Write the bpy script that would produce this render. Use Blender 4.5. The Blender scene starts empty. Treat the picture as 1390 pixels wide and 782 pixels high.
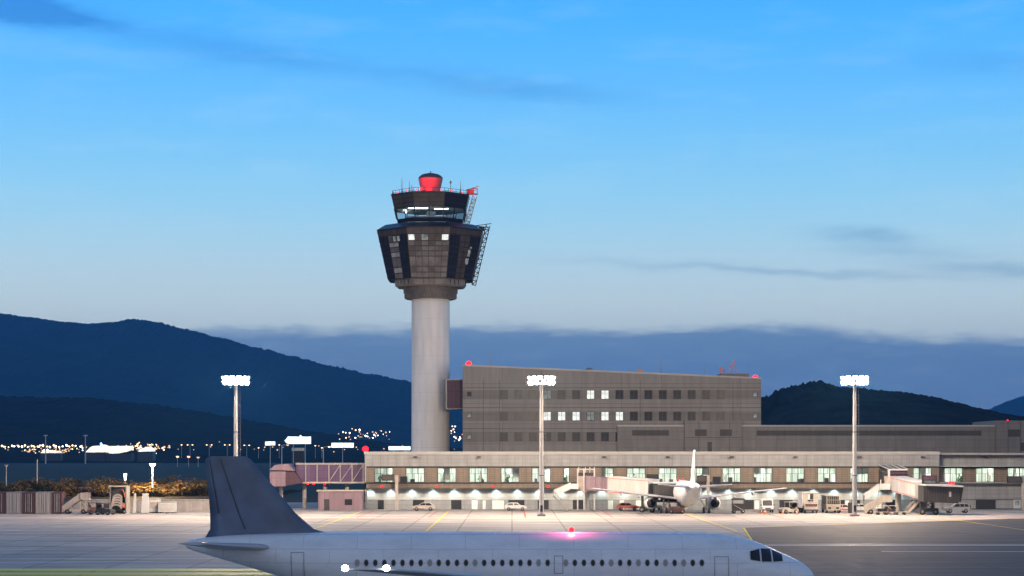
import bpy, math, random
from mathutils import Vector, Matrix
random.seed(7)
R = math.radians
sc = bpy.context.scene
col = sc.collection
F = 2600.0          # focal length in photo pixels
CH = 10.5           # camera height above the apron
HY = 617.0          # horizon row of the photo

def PX(px, d): return (px - 695.0) * d / F
def PZ(py, d): return CH + (HY - py) * d / F

# ------------------------------------------------------------------ materials
def new_mat(name):
    m = bpy.data.materials.new(name); m.use_nodes = True
    nt = m.node_tree; nt.nodes.clear()
    out = nt.nodes.new('ShaderNodeOutputMaterial')
    return m, nt, out

def N(nt, typ, **kw):
    n = nt.nodes.new(typ)
    for k, v in kw.items(): setattr(n, k, v)
    return n

def pmat(name, c, rough=.6, metal=0.0, var=.18, scale=.8, bump=0.0, spec=.5, alpha_tint=None, stretch=(1, 1, 1), streak=0.0):
    """Principled surface whose colour wanders with two octaves of noise."""
    m, nt, out = new_mat(name)
    b = N(nt, 'ShaderNodeBsdfPrincipled')
    tc = N(nt, 'ShaderNodeTexCoord')
    mp = N(nt, 'ShaderNodeMapping'); mp.inputs['Scale'].default_value = stretch
    nt.links.new(tc.outputs['Object'], mp.inputs[0])
    no = N(nt, 'ShaderNodeTexNoise'); no.inputs['Scale'].default_value = scale; no.inputs['Detail'].default_value = 6
    nt.links.new(mp.outputs[0], no.inputs['Vector'])
    rp = N(nt, 'ShaderNodeValToRGB')
    rp.color_ramp.elements[0].position = .3; rp.color_ramp.elements[1].position = .7
    lo = [max(0, x * (1 - var)) for x in c]; hi = [min(1, x * (1 + var)) for x in c]
    rp.color_ramp.elements[0].color = (*lo, 1); rp.color_ramp.elements[1].color = (*hi, 1)
    nt.links.new(no.outputs['Fac'], rp.inputs[0])
    last = rp.outputs[0]
    if streak > 0:                      # rain streaks running down
        mp2 = N(nt, 'ShaderNodeMapping'); mp2.inputs['Scale'].default_value = (1.6, 1.6, .08)
        nt.links.new(tc.outputs['Object'], mp2.inputs[0])
        n2 = N(nt, 'ShaderNodeTexNoise'); n2.inputs['Scale'].default_value = 1.0; n2.inputs['Detail'].default_value = 5
        nt.links.new(mp2.outputs[0], n2.inputs['Vector'])
        r2 = N(nt, 'ShaderNodeMapRange'); r2.inputs[1].default_value = .35; r2.inputs[2].default_value = .7
        r2.inputs[3].default_value = 1 - streak; r2.inputs[4].default_value = 1.0
        nt.links.new(n2.outputs['Fac'], r2.inputs[0])
        mx = N(nt, 'ShaderNodeMix', data_type='RGBA', blend_type='MULTIPLY'); mx.inputs[0].default_value = 1
        nt.links.new(last, mx.inputs[6]); nt.links.new(r2.outputs[0], mx.inputs[7]); last = mx.outputs[2]
    nt.links.new(last, b.inputs['Base Color'])
    b.inputs['Roughness'].default_value = rough; b.inputs['Metallic'].default_value = metal
    b.inputs['Specular IOR Level'].default_value = spec
    if bump:
        bp = N(nt, 'ShaderNodeBump'); bp.inputs['Strength'].default_value = bump
        nt.links.new(no.outputs['Fac'], bp.inputs['Height']); nt.links.new(bp.outputs[0], b.inputs['Normal'])
    nt.links.new(b.outputs[0], out.inputs[0])
    return m

def panel_mat(name, c, w, h, joint=.55, jsize=.03, rough=.6, var=.10, offset=0.0, tilevar=.06, spec=.4, streak=.16):
    """Cladding: a grid of panels w x h metres in the facade plane (object X,Z) with darker joints and streaks."""
    m, nt, out = new_mat(name)
    b = N(nt, 'ShaderNodeBsdfPrincipled')
    tc = N(nt, 'ShaderNodeTexCoord'); sp = N(nt, 'ShaderNodeSeparateXYZ'); cb = N(nt, 'ShaderNodeCombineXYZ')
    nt.links.new(tc.outputs['Object'], sp.inputs[0])
    ad = N(nt, 'ShaderNodeMath', operation='ADD')
    nt.links.new(sp.outputs[0], ad.inputs[0]); nt.links.new(sp.outputs[1], ad.inputs[1])
    nt.links.new(ad.outputs[0], cb.inputs[0]); nt.links.new(sp.outputs[2], cb.inputs[1])
    br = N(nt, 'ShaderNodeTexBrick'); br.offset = offset; br.squash = 1
    br.inputs['Scale'].default_value = 1
    br.inputs['Brick Width'].default_value = w; br.inputs['Row Height'].default_value = h
    br.inputs['Mortar Size'].default_value = jsize; br.inputs['Mortar Smooth'].default_value = .1
    br.inputs['Color1'].default_value = (*[x * (1 - tilevar) for x in c], 1)
    br.inputs['Color2'].default_value = (*[min(1, x * (1 + tilevar)) for x in c], 1)
    br.inputs['Mortar'].default_value = (*[x * joint for x in c], 1)
    nt.links.new(cb.outputs[0], br.inputs['Vector'])
    mp2 = N(nt, 'ShaderNodeMapping'); mp2.inputs['Scale'].default_value = (.9, .9, .12)
    nt.links.new(tc.outputs['Object'], mp2.inputs[0])
    no = N(nt, 'ShaderNodeTexNoise'); no.inputs['Scale'].default_value = 1; no.inputs['Detail'].default_value = 7
    nt.links.new(mp2.outputs[0], no.inputs['Vector'])
    r2 = N(nt, 'ShaderNodeMapRange'); r2.inputs[1].default_value = .3; r2.inputs[2].default_value = .7
    r2.inputs[3].default_value = 1 - streak; r2.inputs[4].default_value = 1 + var
    nt.links.new(no.outputs['Fac'], r2.inputs[0])
    mx = N(nt, 'ShaderNodeMix', data_type='RGBA', blend_type='MULTIPLY'); mx.inputs[0].default_value = 1
    nt.links.new(br.outputs['Color'], mx.inputs[6]); nt.links.new(r2.outputs[0], mx.inputs[7])
    nt.links.new(mx.outputs[2], b.inputs['Base Color'])
    b.inputs['Roughness'].default_value = rough; b.inputs['Specular IOR Level'].default_value = spec
    nt.links.new(b.outputs[0], out.inputs[0])
    return m

def emat(name, c, s, sample=True, noise=0.0, scale=1.0):
    m, nt, out = new_mat(name)
    e = N(nt, 'ShaderNodeEmission'); e.inputs[0].default_value = (*c, 1); e.inputs[1].default_value = s
    if noise:
        tc = N(nt, 'ShaderNodeTexCoord'); no = N(nt, 'ShaderNodeTexNoise'); no.inputs['Scale'].default_value = scale
        no.inputs['Detail'].default_value = 3
        nt.links.new(tc.outputs['Object'], no.inputs['Vector'])
        mr = N(nt, 'ShaderNodeMapRange'); mr.inputs[1].default_value = .35; mr.inputs[2].default_value = .65
        mr.inputs[3].default_value = s * (1 - noise); mr.inputs[4].default_value = s
        nt.links.new(no.outputs['Fac'], mr.inputs[0]); nt.links.new(mr.outputs[0], e.inputs[1])
    nt.links.new(e.outputs[0], out.inputs[0])
    if not sample: m.cycles.emission_sampling = 'NONE'
    return m

def glass_mat(name, tint=(.96, .97, .94), refl=.12):
    m, nt, out = new_mat(name)
    t = N(nt, 'ShaderNodeBsdfTransparent'); t.inputs[0].default_value = (*tint, 1)
    g = N(nt, 'ShaderNodeBsdfGlossy'); g.inputs['Roughness'].default_value = .03
    lw = N(nt, 'ShaderNodeLayerWeight'); lw.inputs[0].default_value = .25
    mr = N(nt, 'ShaderNodeMapRange'); mr.inputs[3].default_value = refl * .5; mr.inputs[4].default_value = .7
    nt.links.new(lw.outputs['Fresnel'], mr.inputs[0])
    mx = N(nt, 'ShaderNodeMixShader'); nt.links.new(mr.outputs[0], mx.inputs[0])
    nt.links.new(t.outputs[0], mx.inputs[1]); nt.links.new(g.outputs[0], mx.inputs[2]); nt.links.new(mx.outputs[0], out.inputs[0])
    return m

M = {}
M['concrete_shaft'] = panel_mat('concrete_shaft', (.80, .78, .74), 60, 4.0, joint=.86, jsize=.05, var=.04, streak=.14, tilevar=.01)
M['pier_panel'] = panel_mat('pier_panel', (.28, .285, .285), 1.5, .74, joint=.7, jsize=.035, rough=.45)
M['pier_cornice'] = pmat('pier_cornice', (.36, .36, .35), var=.08, scale=.3)
M['pier_brown'] = panel_mat('pier_brown', (.20, .16, .125), 1.0, .42, joint=.6, jsize=.035)
M['pier_lower'] = panel_mat('pier_lower', (.46, .48, .47), 2.1, 2.3, joint=.8, jsize=.03, streak=.12)
M['pier_base'] = panel_mat('pier_base', (.30, .30, .30), 3.0, .9, joint=.75, jsize=.03)
M['block_panel'] = panel_mat('block_panel', (.19, .18, .17), 8.4, 4.25, joint=.65, jsize=.06, rough=.5)
M['block_dark'] = panel_mat('block_dark', (.138, .13, .123), 8.4, 1.9, joint=.7, jsize=.05, rough=.5)
M['annex_panel'] = panel_mat('annex_panel', (.165, .156, .148), 4.2, 1.7, joint=.7, jsize=.045, rough=.5)
M['dark_frame'] = pmat('dark_frame', (.025, .024, .026), rough=.4, var=.2)
M['dark_metal'] = pmat('dark_metal', (.05, .048, .052), rough=.5, metal=.3, var=.25)
M['grey_metal'] = pmat('grey_metal', (.26, .25, .25), rough=.45, metal=.4, var=.15)
M['galv'] = pmat('galv', (.55, .53, .50), rough=.5, metal=.3, var=.15, scale=.5)
M['louvre'] = panel_mat('louvre', (.075, .068, .062), 2.2, .16, joint=.45, jsize=.03)
M['dark_glass'] = pmat('dark_glass', (.022, .022, .028), rough=.3, var=.3, scale=.6, spec=.25)
M['clear_glass'] = glass_mat('clear_glass')
M['cab_glass'] = glass_mat('cab_glass', (.86, .93, .97), .2)
M['plum'] = panel_mat('plum', (.075, .035, .055), 1.0, 3.0, joint=.6, jsize=.05)
M['lilac_glass'] = panel_mat('lilac_glass', (.125, .075, .15), 1.2, 1.5, joint=.75, jsize=.05, rough=.25)
M['navy_panel'] = pmat('navy_panel', (.016, .016, .03), rough=.3, var=.3)
M['brown_panel'] = pmat('brown_panel', (.072, .058, .052), rough=.28, var=.3, scale=.5)
M['grey_panel'] = pmat('grey_panel', (.15, .135, .125), rough=.25, var=.3, scale=.6)
M['pale_panel'] = pmat('pale_panel', (.36, .33, .31), rough=.2, var=.3, scale=.7)
M['collar'] = pmat('collar', (.15, .135, .125), rough=.5, var=.2)
M['collar_pale'] = pmat('collar_pale', (.27, .25, .24), rough=.5, var=.2, streak=.2)
M['radome'] = pmat('radome', (.55, .17, .18), rough=.5, var=.05)  # red lamp glow put into the dome's base colour
M['radome_cap'] = pmat('radome_cap', (.06, .05, .06), rough=.6, var=.2)
M['white_paint'] = pmat('white_paint', (.60, .61, .61), rough=.4, var=.06, scale=.5, streak=.12)
M['cream_paint'] = pmat('cream_paint', (.46, .42, .36), rough=.5, var=.12, streak=.2)
M['pink_panel'] = panel_mat('pink_panel', (.24, .165, .20), .9, 6, joint=.75, jsize=.04)
M['bridge_white'] = panel_mat('bridge_white', (.52, .51, .50), 1.2, 6, joint=.88, jsize=.03, streak=.15)
M['red_stripe'] = pmat('red_stripe', (.62, .17, .12), rough=.5, var=.1)
M['red_paint'] = pmat('red_paint', (.55, .05, .035), rough=.4, var=.12)
M['orange_paint'] = pmat('orange_paint', (.65, .22, .06), rough=.5, var=.15)
M['silver_paint'] = pmat('silver_paint', (.30, .30, .30), rough=.3, metal=.4, var=.06)
M['rubber'] = pmat('rubber', (.018, .018, .019), rough=.8, var=.3)
M['canvas_dark'] = panel_mat('canvas_dark', (.045, .043, .042), .45, 9, joint=.6, jsize=.05)
M['canvas_pale'] = pmat('canvas_pale', (.42, .36, .32), rough=.8, var=.2)
M['container_dark'] = panel_mat('container_dark', (.12, .06, .065), .35, 9, joint=.6, jsize=.05)
M['container_pale'] = panel_mat('container_pale', (.42, .36, .34), .35, 9, joint=.75, jsize=.05)
M['interior'] = panel_mat('interior', (.66, .70, .64), 1.3, 3.4, joint=.55, jsize=.08, tilevar=.22, offset=.5)
M['interior_white'] = pmat('interior_white', (.75, .8, .76), var=.1)
M['blind_cloth'] = pmat('blind_cloth', (.50, .52, .48), rough=.9, var=.1)
M['plant'] = pmat('plant', (.05, .16, .06), var=.4, scale=5)
M['lit_interior_tube'] = emat('lit_interior_tube', (.93, 1, .92), 46.0)
M['cab_tube'] = emat('cab_tube', (.85, .95, 1), 9.0)
M['lit_window'] = emat('lit_window', (.96, .98, .92), 1.25, noise=.45, scale=.9)
M['lit_window_dim'] = emat('lit_window_dim', (.8, .85, .82), .35, noise=.6, scale=1.2)
M['flood_lens'] = emat('flood_lens', (1, .76, .54), 3000.0)
M['wash_lens'] = emat('wash_lens', (.86, 1, .95), 12.0, False)
M['red_lens'] = emat('red_lens', (1, .008, .014), 8.0)
M['red_small'] = emat('red_small', (1, .015, .015), 4.0, False)
M['strobe_lens'] = emat('strobe_lens', (.95, 1, 1), 24.0)
M['town_warm'] = emat('town_warm', (1, .66, .34), 4.5, False)
M['town_white'] = emat('town_white', (1, .92, .80), 7.0, False)
M['town_dim'] = emat('town_dim', (1, .58, .32), 1.6, False)
M['town_red'] = emat('town_red', (1, .3, .16), 7.0, False)
M['billboard_lit'] = emat('billboard_lit', (.82, .97, 1), 2.4, False, noise=.45, scale=.5)
M['blue_lit'] = emat('blue_lit', (.15, .35, 1), 6.0, False)
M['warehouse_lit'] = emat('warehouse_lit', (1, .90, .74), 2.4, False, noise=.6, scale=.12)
M['street_lens'] = emat('street_lens', (1, .78, .5), 60.0, False)
M['post_lit'] = emat('post_lit', (1, .95, .8), 5.0, False)
M['tail_lens'] = emat('tail_lens', (1, .08, .05), 5.0, False)
M['plane_white'] = pmat('plane_white', (.78, .79, .80), rough=.28, var=.03, scale=.25, spec=.5)
def skin_mat(name, c):
    m, nt, out = new_mat(name); b = N(nt, 'ShaderNodeBsdfPrincipled'); tc = N(nt, 'ShaderNodeTexCoord'); sp = N(nt, 'ShaderNodeSeparateXYZ'); cb = N(nt, 'ShaderNodeCombineXYZ')
    nt.links.new(tc.outputs['Object'], sp.inputs[0]); nt.links.new(sp.outputs[0], cb.inputs[0]); nt.links.new(sp.outputs[2], cb.inputs[1])
    br = N(nt, 'ShaderNodeTexBrick'); br.offset = .5; br.inputs['Scale'].default_value = 1; br.inputs['Brick Width'].default_value = 3.2; br.inputs['Row Height'].default_value = .82; br.inputs['Mortar Size'].default_value = .012
    br.inputs['Color1'].default_value = (*[q * .97 for q in c], 1); br.inputs['Color2'].default_value = (*c, 1); br.inputs['Mortar'].default_value = (*[q * .62 for q in c], 1)
    nt.links.new(cb.outputs[0], br.inputs['Vector'])
    mp = N(nt, 'ShaderNodeMapping'); mp.inputs['Scale'].default_value = (.5, .5, 1.6); nt.links.new(tc.outputs['Object'], mp.inputs[0])
    no = N(nt, 'ShaderNodeTexNoise'); no.inputs['Scale'].default_value = 1.1; no.inputs['Detail'].default_value = 8; no.inputs['Roughness'].default_value = .65; nt.links.new(mp.outputs[0], no.inputs['Vector'])
    mr = N(nt, 'ShaderNodeMapRange'); mr.inputs[1].default_value = .35; mr.inputs[2].default_value = .6; mr.inputs[3].default_value = .86; mr.inputs[4].default_value = 1.0; nt.links.new(no.outputs['Fac'], mr.inputs[0])
    mx = N(nt, 'ShaderNodeMix', data_type='RGBA', blend_type='MULTIPLY'); mx.inputs[0].default_value = 1; nt.links.new(br.outputs['Color'], mx.inputs[6]); nt.links.new(mr.outputs[0], mx.inputs[7]); nt.links.new(mx.outputs[2], b.inputs['Base Color'])
    rr_ = N(nt, 'ShaderNodeMapRange'); rr_.inputs[1].default_value = .3; rr_.inputs[2].default_value = .7; rr_.inputs[3].default_value = .42; rr_.inputs[4].default_value = .22; nt.links.new(no.outputs['Fac'], rr_.inputs[0]); nt.links.new(rr_.outputs[0], b.inputs['Roughness'])
    nt.links.new(b.outputs[0], out.inputs[0]); return m
M['plane_skin'] = skin_mat('plane_skin', (.78, .80, .82))
M['plane_navy'] = pmat('plane_navy', (.095, .13, .20), rough=.32, var=.28, scale=.5)
M['window_blind'] = pmat('window_blind', (.30, .28, .26), rough=.6)
M['wing_grey'] = pmat('wing_grey', (.46, .47, .49), rough=.4, metal=.15, var=.1)
M['nacelle_lip'] = pmat('nacelle_lip', (.6, .6, .6), rough=.22, metal=.9, var=.05)
M['fan_dark'] = pmat('fan_dark', (.03, .03, .032), rough=.4, metal=.5, var=.3)
M['leaf'] = pmat('leaf', (.24, .15, .045), rough=.7, var=.75, scale=.9)
M['leaf_green'] = pmat('leaf_green', (.075, .07, .03), rough=.7, var=.6, scale=.9)
M['bark'] = pmat('bark', (.06, .045, .032), rough=.9, var=.3, scale=3)
M['barrier'] = pmat('barrier', (.36, .33, .32), rough=.8, var=.15, streak=.25)

# ------------------------------------------------------------------ mesh builder
class MB:
    def __init__(s): s.v = []; s.f = []; s.m = []; s.s = []
    def add(s, vs, fs, mat=0, smooth=False):
        o = len(s.v); s.v += [tuple(v) for v in vs]
        for f in fs: s.f.append(tuple(i + o for i in f)); s.m.append(mat); s.s.append(smooth)
    def box(s, x0, x1, y0, y1, z0, z1, mat=0):
        s.add([(x0, y0, z0), (x1, y0, z0), (x1, y1, z0), (x0, y1, z0), (x0, y0, z1), (x1, y0, z1), (x1, y1, z1), (x0, y1, z1)],
              [(0, 3, 2, 1), (4, 5, 6, 7), (0, 1, 5, 4), (1, 2, 6, 5), (2, 3, 7, 6), (3, 0, 4, 7)], mat)
    def obox(s, c, size, rot=None, mat=0):
        hx, hy, hz = [q / 2 for q in size]; c = Vector(c)
        vs = [Vector(p) for p in ((-hx, -hy, -hz), (hx, -hy, -hz), (hx, hy, -hz), (-hx, hy, -hz), (-hx, -hy, hz), (hx, -hy, hz), (hx, hy, hz), (-hx, hy, hz))]
        if rot is not None: vs = [rot @ p for p in vs]
        s.add([c + p for p in vs], [(0, 3, 2, 1), (4, 5, 6, 7), (0, 1, 5, 4), (1, 2, 6, 5), (2, 3, 7, 6), (3, 0, 4, 7)], mat)
    def bar(s, p0, p1, w, h=None, mat=0):
        """square bar between two points"""
        p0 = Vector(p0); p1 = Vector(p1); d = p1 - p0; L = d.length
        if L < 1e-6: return
        q = d.to_track_quat('X', 'Z').to_matrix()
        s.obox((p0 + p1) / 2, (L, w, h or w), q, mat)
    def cyl(s, p0, p1, r0, r1=None, n=12, mat=0, caps=True, smooth=True):
        p0 = Vector(p0); p1 = Vector(p1); r1 = r0 if r1 is None else r1
        q = (p1 - p0).to_track_quat('Z', 'Y').to_matrix()
        vs = []
        for p, r in ((p0, r0), (p1, r1)):
            for k in range(n):
                a = 2 * math.pi * k / n
                vs.append(p + q @ Vector((r * math.cos(a), r * math.sin(a), 0)))
        s.add(vs, [(k, (k + 1) % n, n + (k + 1) % n, n + k) for k in range(n)], mat, smooth)
        if caps:
            s.add(vs[:n], [tuple(range(n - 1, -1, -1))], mat); s.add(vs[n:], [tuple(range(n))], mat)
    def lathe(s, prof, n=24, c=(0, 0, 0), mat=0, axis='Z', smooth=True, phase=0.0):
        vs = []
        for r, z in prof:
            for k in range(n):
                a = 2 * math.pi * k / n + phase
                x, y = r * math.cos(a), r * math.sin(a)
                if axis == 'Z': p = (c[0] + x, c[1] + y, c[2] + z)
                elif axis == 'X': p = (c[0] + z, c[1] + x, c[2] + y)
                else: p = (c[0] + x, c[1] + z, c[2] + y)
                vs.append(p)
        fs = []
        for i in range(len(prof) - 1):
            for k in range(n):
                fs.append((i * n + k, i * n + (k + 1) % n, (i + 1) * n + (k + 1) % n, (i + 1) * n + k))
        s.add(vs, fs, mat, smooth)
    def prism(s, poly, a0, a1, axis='Y', mat=0):
        """2D outline (u,v) -> X,Z extruded along Y (or Y,Z along X, X,Y along Z)"""
        n = len(poly); mk = {'Y': lambda u, v, w: (u, w, v), 'X': lambda u, v, w: (w, u, v), 'Z': lambda u, v, w: (u, v, w)}[axis]
        vs = [mk(u, v, a0) for u, v in poly] + [mk(u, v, a1) for u, v in poly]
        fs = [(k, (k + 1) % n, n + (k + 1) % n, n + k) for k in range(n)] + [tuple(range(n - 1, -1, -1)), tuple(range(n, 2 * n))]
        s.add(vs, fs, mat)
    def quad(s, a, b, c, d, mat=0): s.add([a, b, c, d], [(0, 1, 2, 3)], mat)
    def mesh(s, name, mats, org=(0, 0, 0)):
        me = bpy.data.meshes.new(name)
        o = Vector(org)
        me.from_pydata([tuple(Vector(v) - o) for v in s.v], [], s.f)
        if not isinstance(mats, (list, tuple)): mats = [mats]
        for m in mats: me.materials.append(M[m] if isinstance(m, str) else m)
        me.polygons.foreach_set('material_index', s.m)
        me.polygons.foreach_set('use_smooth', s.s)
        me.update()
        return me
    def build(s, name, mats, parent=None, org=(0, 0, 0), loc=(0, 0, 0)):
        return link(name, s.mesh(name, mats, org), parent, loc)

def link(name, me, parent=None, loc=(0, 0, 0)):
    o = bpy.data.objects.new(name, me); col.objects.link(o); o.location = loc
    if parent: o.parent = parent
    return o

def each(name, boxes, mat, parent, org):
    for q in boxes:
        m_ = MB(); m_.box(*q); m_.build(name, mat, parent, org)
def tag(o, label, cat, group=None):
    o['label'] = label; o['category'] = cat
    if group: o['group'] = group
    return o
def empty(name, label, cat, loc=(0, 0, 0), rz=0, group=None):
    o = bpy.data.objects.new(name, None); col.objects.link(o); o.location = loc; o.rotation_euler = (0, 0, rz)
    o.empty_display_size = .5
    return tag(o, label, cat, group)
def structure(o): o['kind'] = 'structure'; return o
def stuff(o): o['kind'] = 'stuff'; return o
def dup(root, loc, rz=None, label=None):
    c = root.copy(); col.objects.link(c); c.location = loc
    if rz is not None: c.rotation_euler = (0, 0, rz)
    if label: c['label'] = label
    def rec(a, b):
        for ch in [o for o in col.objects if o.parent == a]:
            d = ch.copy(); col.objects.link(d); d.parent = b; rec(ch, d)
    rec(root, c)
    return c
def lamp(name, typ, loc, power, colr, parent=None, rad=.2, rot=None, spot=None, blend=.5):
    l = bpy.data.lights.new(name, typ); l.energy = power; l.color = colr
    if typ in ('POINT', 'SPOT'): l.shadow_soft_size = rad
    if spot: l.spot_size = spot; l.spot_blend = blend
    o = bpy.data.objects.new(name, l); col.objects.link(o); o.location = loc
    if rot: o.rotation_euler = rot
    if parent: o.parent = parent
    return o

# ------------------------------------------------------------------ camera, world, sun
cam = bpy.data.cameras.new('camera'); co = bpy.data.objects.new('camera', cam); col.objects.link(co)
co.location = (0, 0, CH); co.rotation_euler = (R(90), 0, 0)
cam.sensor_width = 36; cam.lens = 36 * F / 1390.0
cam.shift_x = 0; cam.shift_y = (HY - 391.0) / 1390.0
cam.clip_start = .5; cam.clip_end = 60000
sc.camera = co

def make_world():
    w = bpy.data.worlds.new('World'); sc.world = w; w.use_nodes = True
    nt = w.node_tree; nt.nodes.clear()
    out = N(nt, 'ShaderNodeOutputWorld')
    def math_(op, a, b=None, c=None):
        n = N(nt, 'ShaderNodeMath', operation=op)
        for i, v in enumerate((a, b, c)):
            if v is None: continue
            if isinstance(v, (int, float)): n.inputs[i].default_value = v
            else: nt.links.new(v, n.inputs[i])
        return n.outputs[0]
    sky = N(nt, 'ShaderNodeTexSky'); sky.sky_type = 'NISHITA'; sky.sun_disc = False
    sky.sun_elevation = R(1.0); sky.sun_rotation = R(-60)
    sky.air_density = 1.0; sky.dust_density = .5; sky.ozone_density = 3.0
    b1 = N(nt, 'ShaderNodeBackground'); b1.inputs[1].default_value = .05
    nt.links.new(sky.outputs[0], b1.inputs[0])
    tc = N(nt, 'ShaderNodeTexCoord')
    sp = N(nt, 'ShaderNodeSeparateXYZ'); nt.links.new(tc.outputs['Generated'], sp.inputs[0])
    x, y, z = sp.outputs
    elev = math_('MULTIPLY', math_('ARCSINE', z), 180 / math.pi)          # degrees
    az = math_('MULTIPLY', math_('ARCTAN2', x, y), 180 / math.pi)
    # twilight gradient over the first degrees, deepening overhead
    rp = N(nt, 'ShaderNodeValToRGB'); cr = rp.color_ramp; cr.interpolation = 'B_SPLINE'
    stops = [(0.0, (.30, .38, .46)), (3.6, (.56, .67, .69)), (5.2, (.52, .67, .74)), (7.0, (.33, .64, .83)), (9.2, (.18, .54, .88)),
             (11.5, (.095, .445, .94)), (13.8, (.045, .385, .94)), (17, (.035, .30, .80)), (30, (.07, .19, .46)), (60, (.09, .17, .34)), (90, (.09, .15, .28))]
    def pos(e): return math.sqrt(max(0, e) / 90.0)
    cr.elements[0].position = 0; cr.elements[0].color = (*stops[0][1], 1)
    cr.elements[1].position = 1; cr.elements[1].color = (*stops[-1][1], 1)
    for e, c in stops[1:-1]:
        el = cr.elements.new(pos(e)); el.color = (*c, 1)
    t = math_('SQRT', math_('DIVIDE', math_('MAXIMUM', elev, 0.0), 90.0))
    nt.links.new(t, rp.inputs[0])
    cb = N(nt, 'ShaderNodeCombineXYZ')
    nt.links.new(math_('MULTIPLY', az, .16), cb.inputs[0]); nt.links.new(math_('MULTIPLY', elev, .75), cb.inputs[1])
    no = N(nt, 'ShaderNodeTexNoise'); no.inputs['Scale'].default_value = 1.3; no.inputs['Detail'].default_value = 7; no.inputs['Roughness'].default_value = .58
    nt.links.new(cb.outputs[0], no.inputs['Vector'])
    cb2 = N(nt, 'ShaderNodeCombineXYZ')
    nt.links.new(math_('MULTIPLY', az, .5), cb2.inputs[0]); nt.links.new(math_('MULTIPLY', elev, 2.2), cb2.inputs[1])
    n2 = N(nt, 'ShaderNodeTexNoise'); n2.inputs['Scale'].default_value = 1.2; n2.inputs['Detail'].default_value = 8; n2.inputs['Roughness'].default_value = .6
    nt.links.new(cb2.outputs[0], n2.inputs['Vector'])
    nz = math_('SUBTRACT', no.outputs['Fac'], .5); nz2 = math_('SUBTRACT', n2.outputs['Fac'], .5)
    # wisps: elongated soft bumps (azimuth, elevation, half width, half height, strength) torn by the noise
    tot = None
    for a0, e0, wa, we, st in [(-14.9, 12.75, 1.7, .34, 2.2), (-13.2, 12.5, 1.6, .2, .8), (-10.2, 12.1, 3.0, .35, .33), (-7.3, 11.6, 2.6, .35, .36), (0.2, 10.75, 3.0, .30, .42), (-2.4, 11.2, 3.0, .25, .25),
                               (10.6, 6.4, 1.5, .24, .6), (8.0, 5.42, 5.5, .13, .5), (14.2, 5.35, 2.2, .17, .6), (14.0, 11.2, 2.5, .35, .25), (11.6, 5.9, 2.0, .2, .35)]:
        da = math_('DIVIDE', math_('SUBTRACT', math_('ADD', az, math_('MULTIPLY', nz, 3.0)), a0), wa)
        slope = math_('MULTIPLY', math_('SUBTRACT', az, a0), -.06)
        de = math_('DIVIDE', math_('SUBTRACT', math_('SUBTRACT', math_('ADD', elev, math_('MULTIPLY', nz2, .7)), e0), slope), we)
        r2 = math_('ADD', math_('MULTIPLY', da, da), math_('MULTIPLY', de, de))
        g = math_('MULTIPLY', math_('EXPONENT', math_('MULTIPLY', r2, -1.0)), st)
        tot = g if tot is None else math_('ADD', tot, g)
    tot = math_('MINIMUM', tot, 1.0)
    mxw = N(nt, 'ShaderNodeMix', data_type='RGBA', blend_type='MULTIPLY')
    nt.links.new(math_('MULTIPLY', tot, .78), mxw.inputs[0]); nt.links.new(rp.outputs[0], mxw.inputs[6]); mxw.inputs[7].default_value = (.30, .48, .66, 1)
    # large soft mottling of thin high cloud
    mxv = N(nt, 'ShaderNodeMix', data_type='RGBA', blend_type='MIX')
    nt.links.new(math_('MULTIPLY', math_('MAXIMUM', nz, 0.0), .55), mxv.inputs[0]); nt.links.new(mxw.outputs[2], mxv.inputs[6]); mxv.inputs[7].default_value = (.55, .74, .86, 1)
    # dusky cloud bank low over the hills
    edge = math_('ADD', math_('ADD', 3.72, math_('MULTIPLY', nz, 1.0)), math_('MULTIPLY', nz2, .7))
    edge = math_('SUBTRACT', edge, math_('MULTIPLY', math_('MAXIMUM', math_('SUBTRACT', az, 9.0), 0.0), .075))
    edge = math_('SUBTRACT', edge, math_('MULTIPLY', math_('MAXIMUM', math_('SUBTRACT', -3.5, az), 0.0), .03))
    mr = N(nt, 'ShaderNodeMapRange', interpolation_type='SMOOTHSTEP'); mr.inputs[1].default_value = -.26; mr.inputs[2].default_value = .24
    nt.links.new(math_('SUBTRACT', edge, elev), mr.inputs[0])
    r3 = N(nt, 'ShaderNodeValToRGB'); c3 = r3.color_ramp
    c3.elements[0].position = 0; c3.elements[0].color = (.10, .18, .36, 1); c3.elements[1].position = 1; c3.elements[1].color = (.11, .225, .42, 1)
    e = c3.elements.new(.45); e.color = (.10, .205, .38, 1)
    nt.links.new(math_('DIVIDE', elev, 4.0), r3.inputs[0])
    mxd = N(nt, 'ShaderNodeMix', data_type='RGBA', blend_type='MIX')     # paler bars inside the bank
    nt.links.new(math_('MULTIPLY', math_('MAXIMUM', nz2, 0.0), 1.3), mxd.inputs[0]); nt.links.new(r3.outputs[0], mxd.inputs[6]); mxd.inputs[7].default_value = (.24, .36, .54, 1)
    mxc = N(nt, 'ShaderNodeMix', data_type='RGBA', blend_type='MIX')
    nt.links.new(math_('MULTIPLY', mr.outputs[0], .93), mxc.inputs[0]); nt.links.new(mxv.outputs[2], mxc.inputs[6]); nt.links.new(mxd.outputs[2], mxc.inputs[7])
    # dusk: the half of the sky away from the afterglow is darker
    dk = N(nt, 'ShaderNodeMapRange', interpolation_type='SMOOTHSTEP'); dk.inputs[1].default_value = -.6; dk.inputs[2].default_value = .7; dk.inputs[3].default_value = .78; dk.inputs[4].default_value = 1.0
    nt.links.new(y, dk.inputs[0])
    back_glow = N(nt, 'ShaderNodeMix', data_type='RGBA', blend_type='MIX')   # pale glow added behind the camera to light the fuselage and ground
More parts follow.
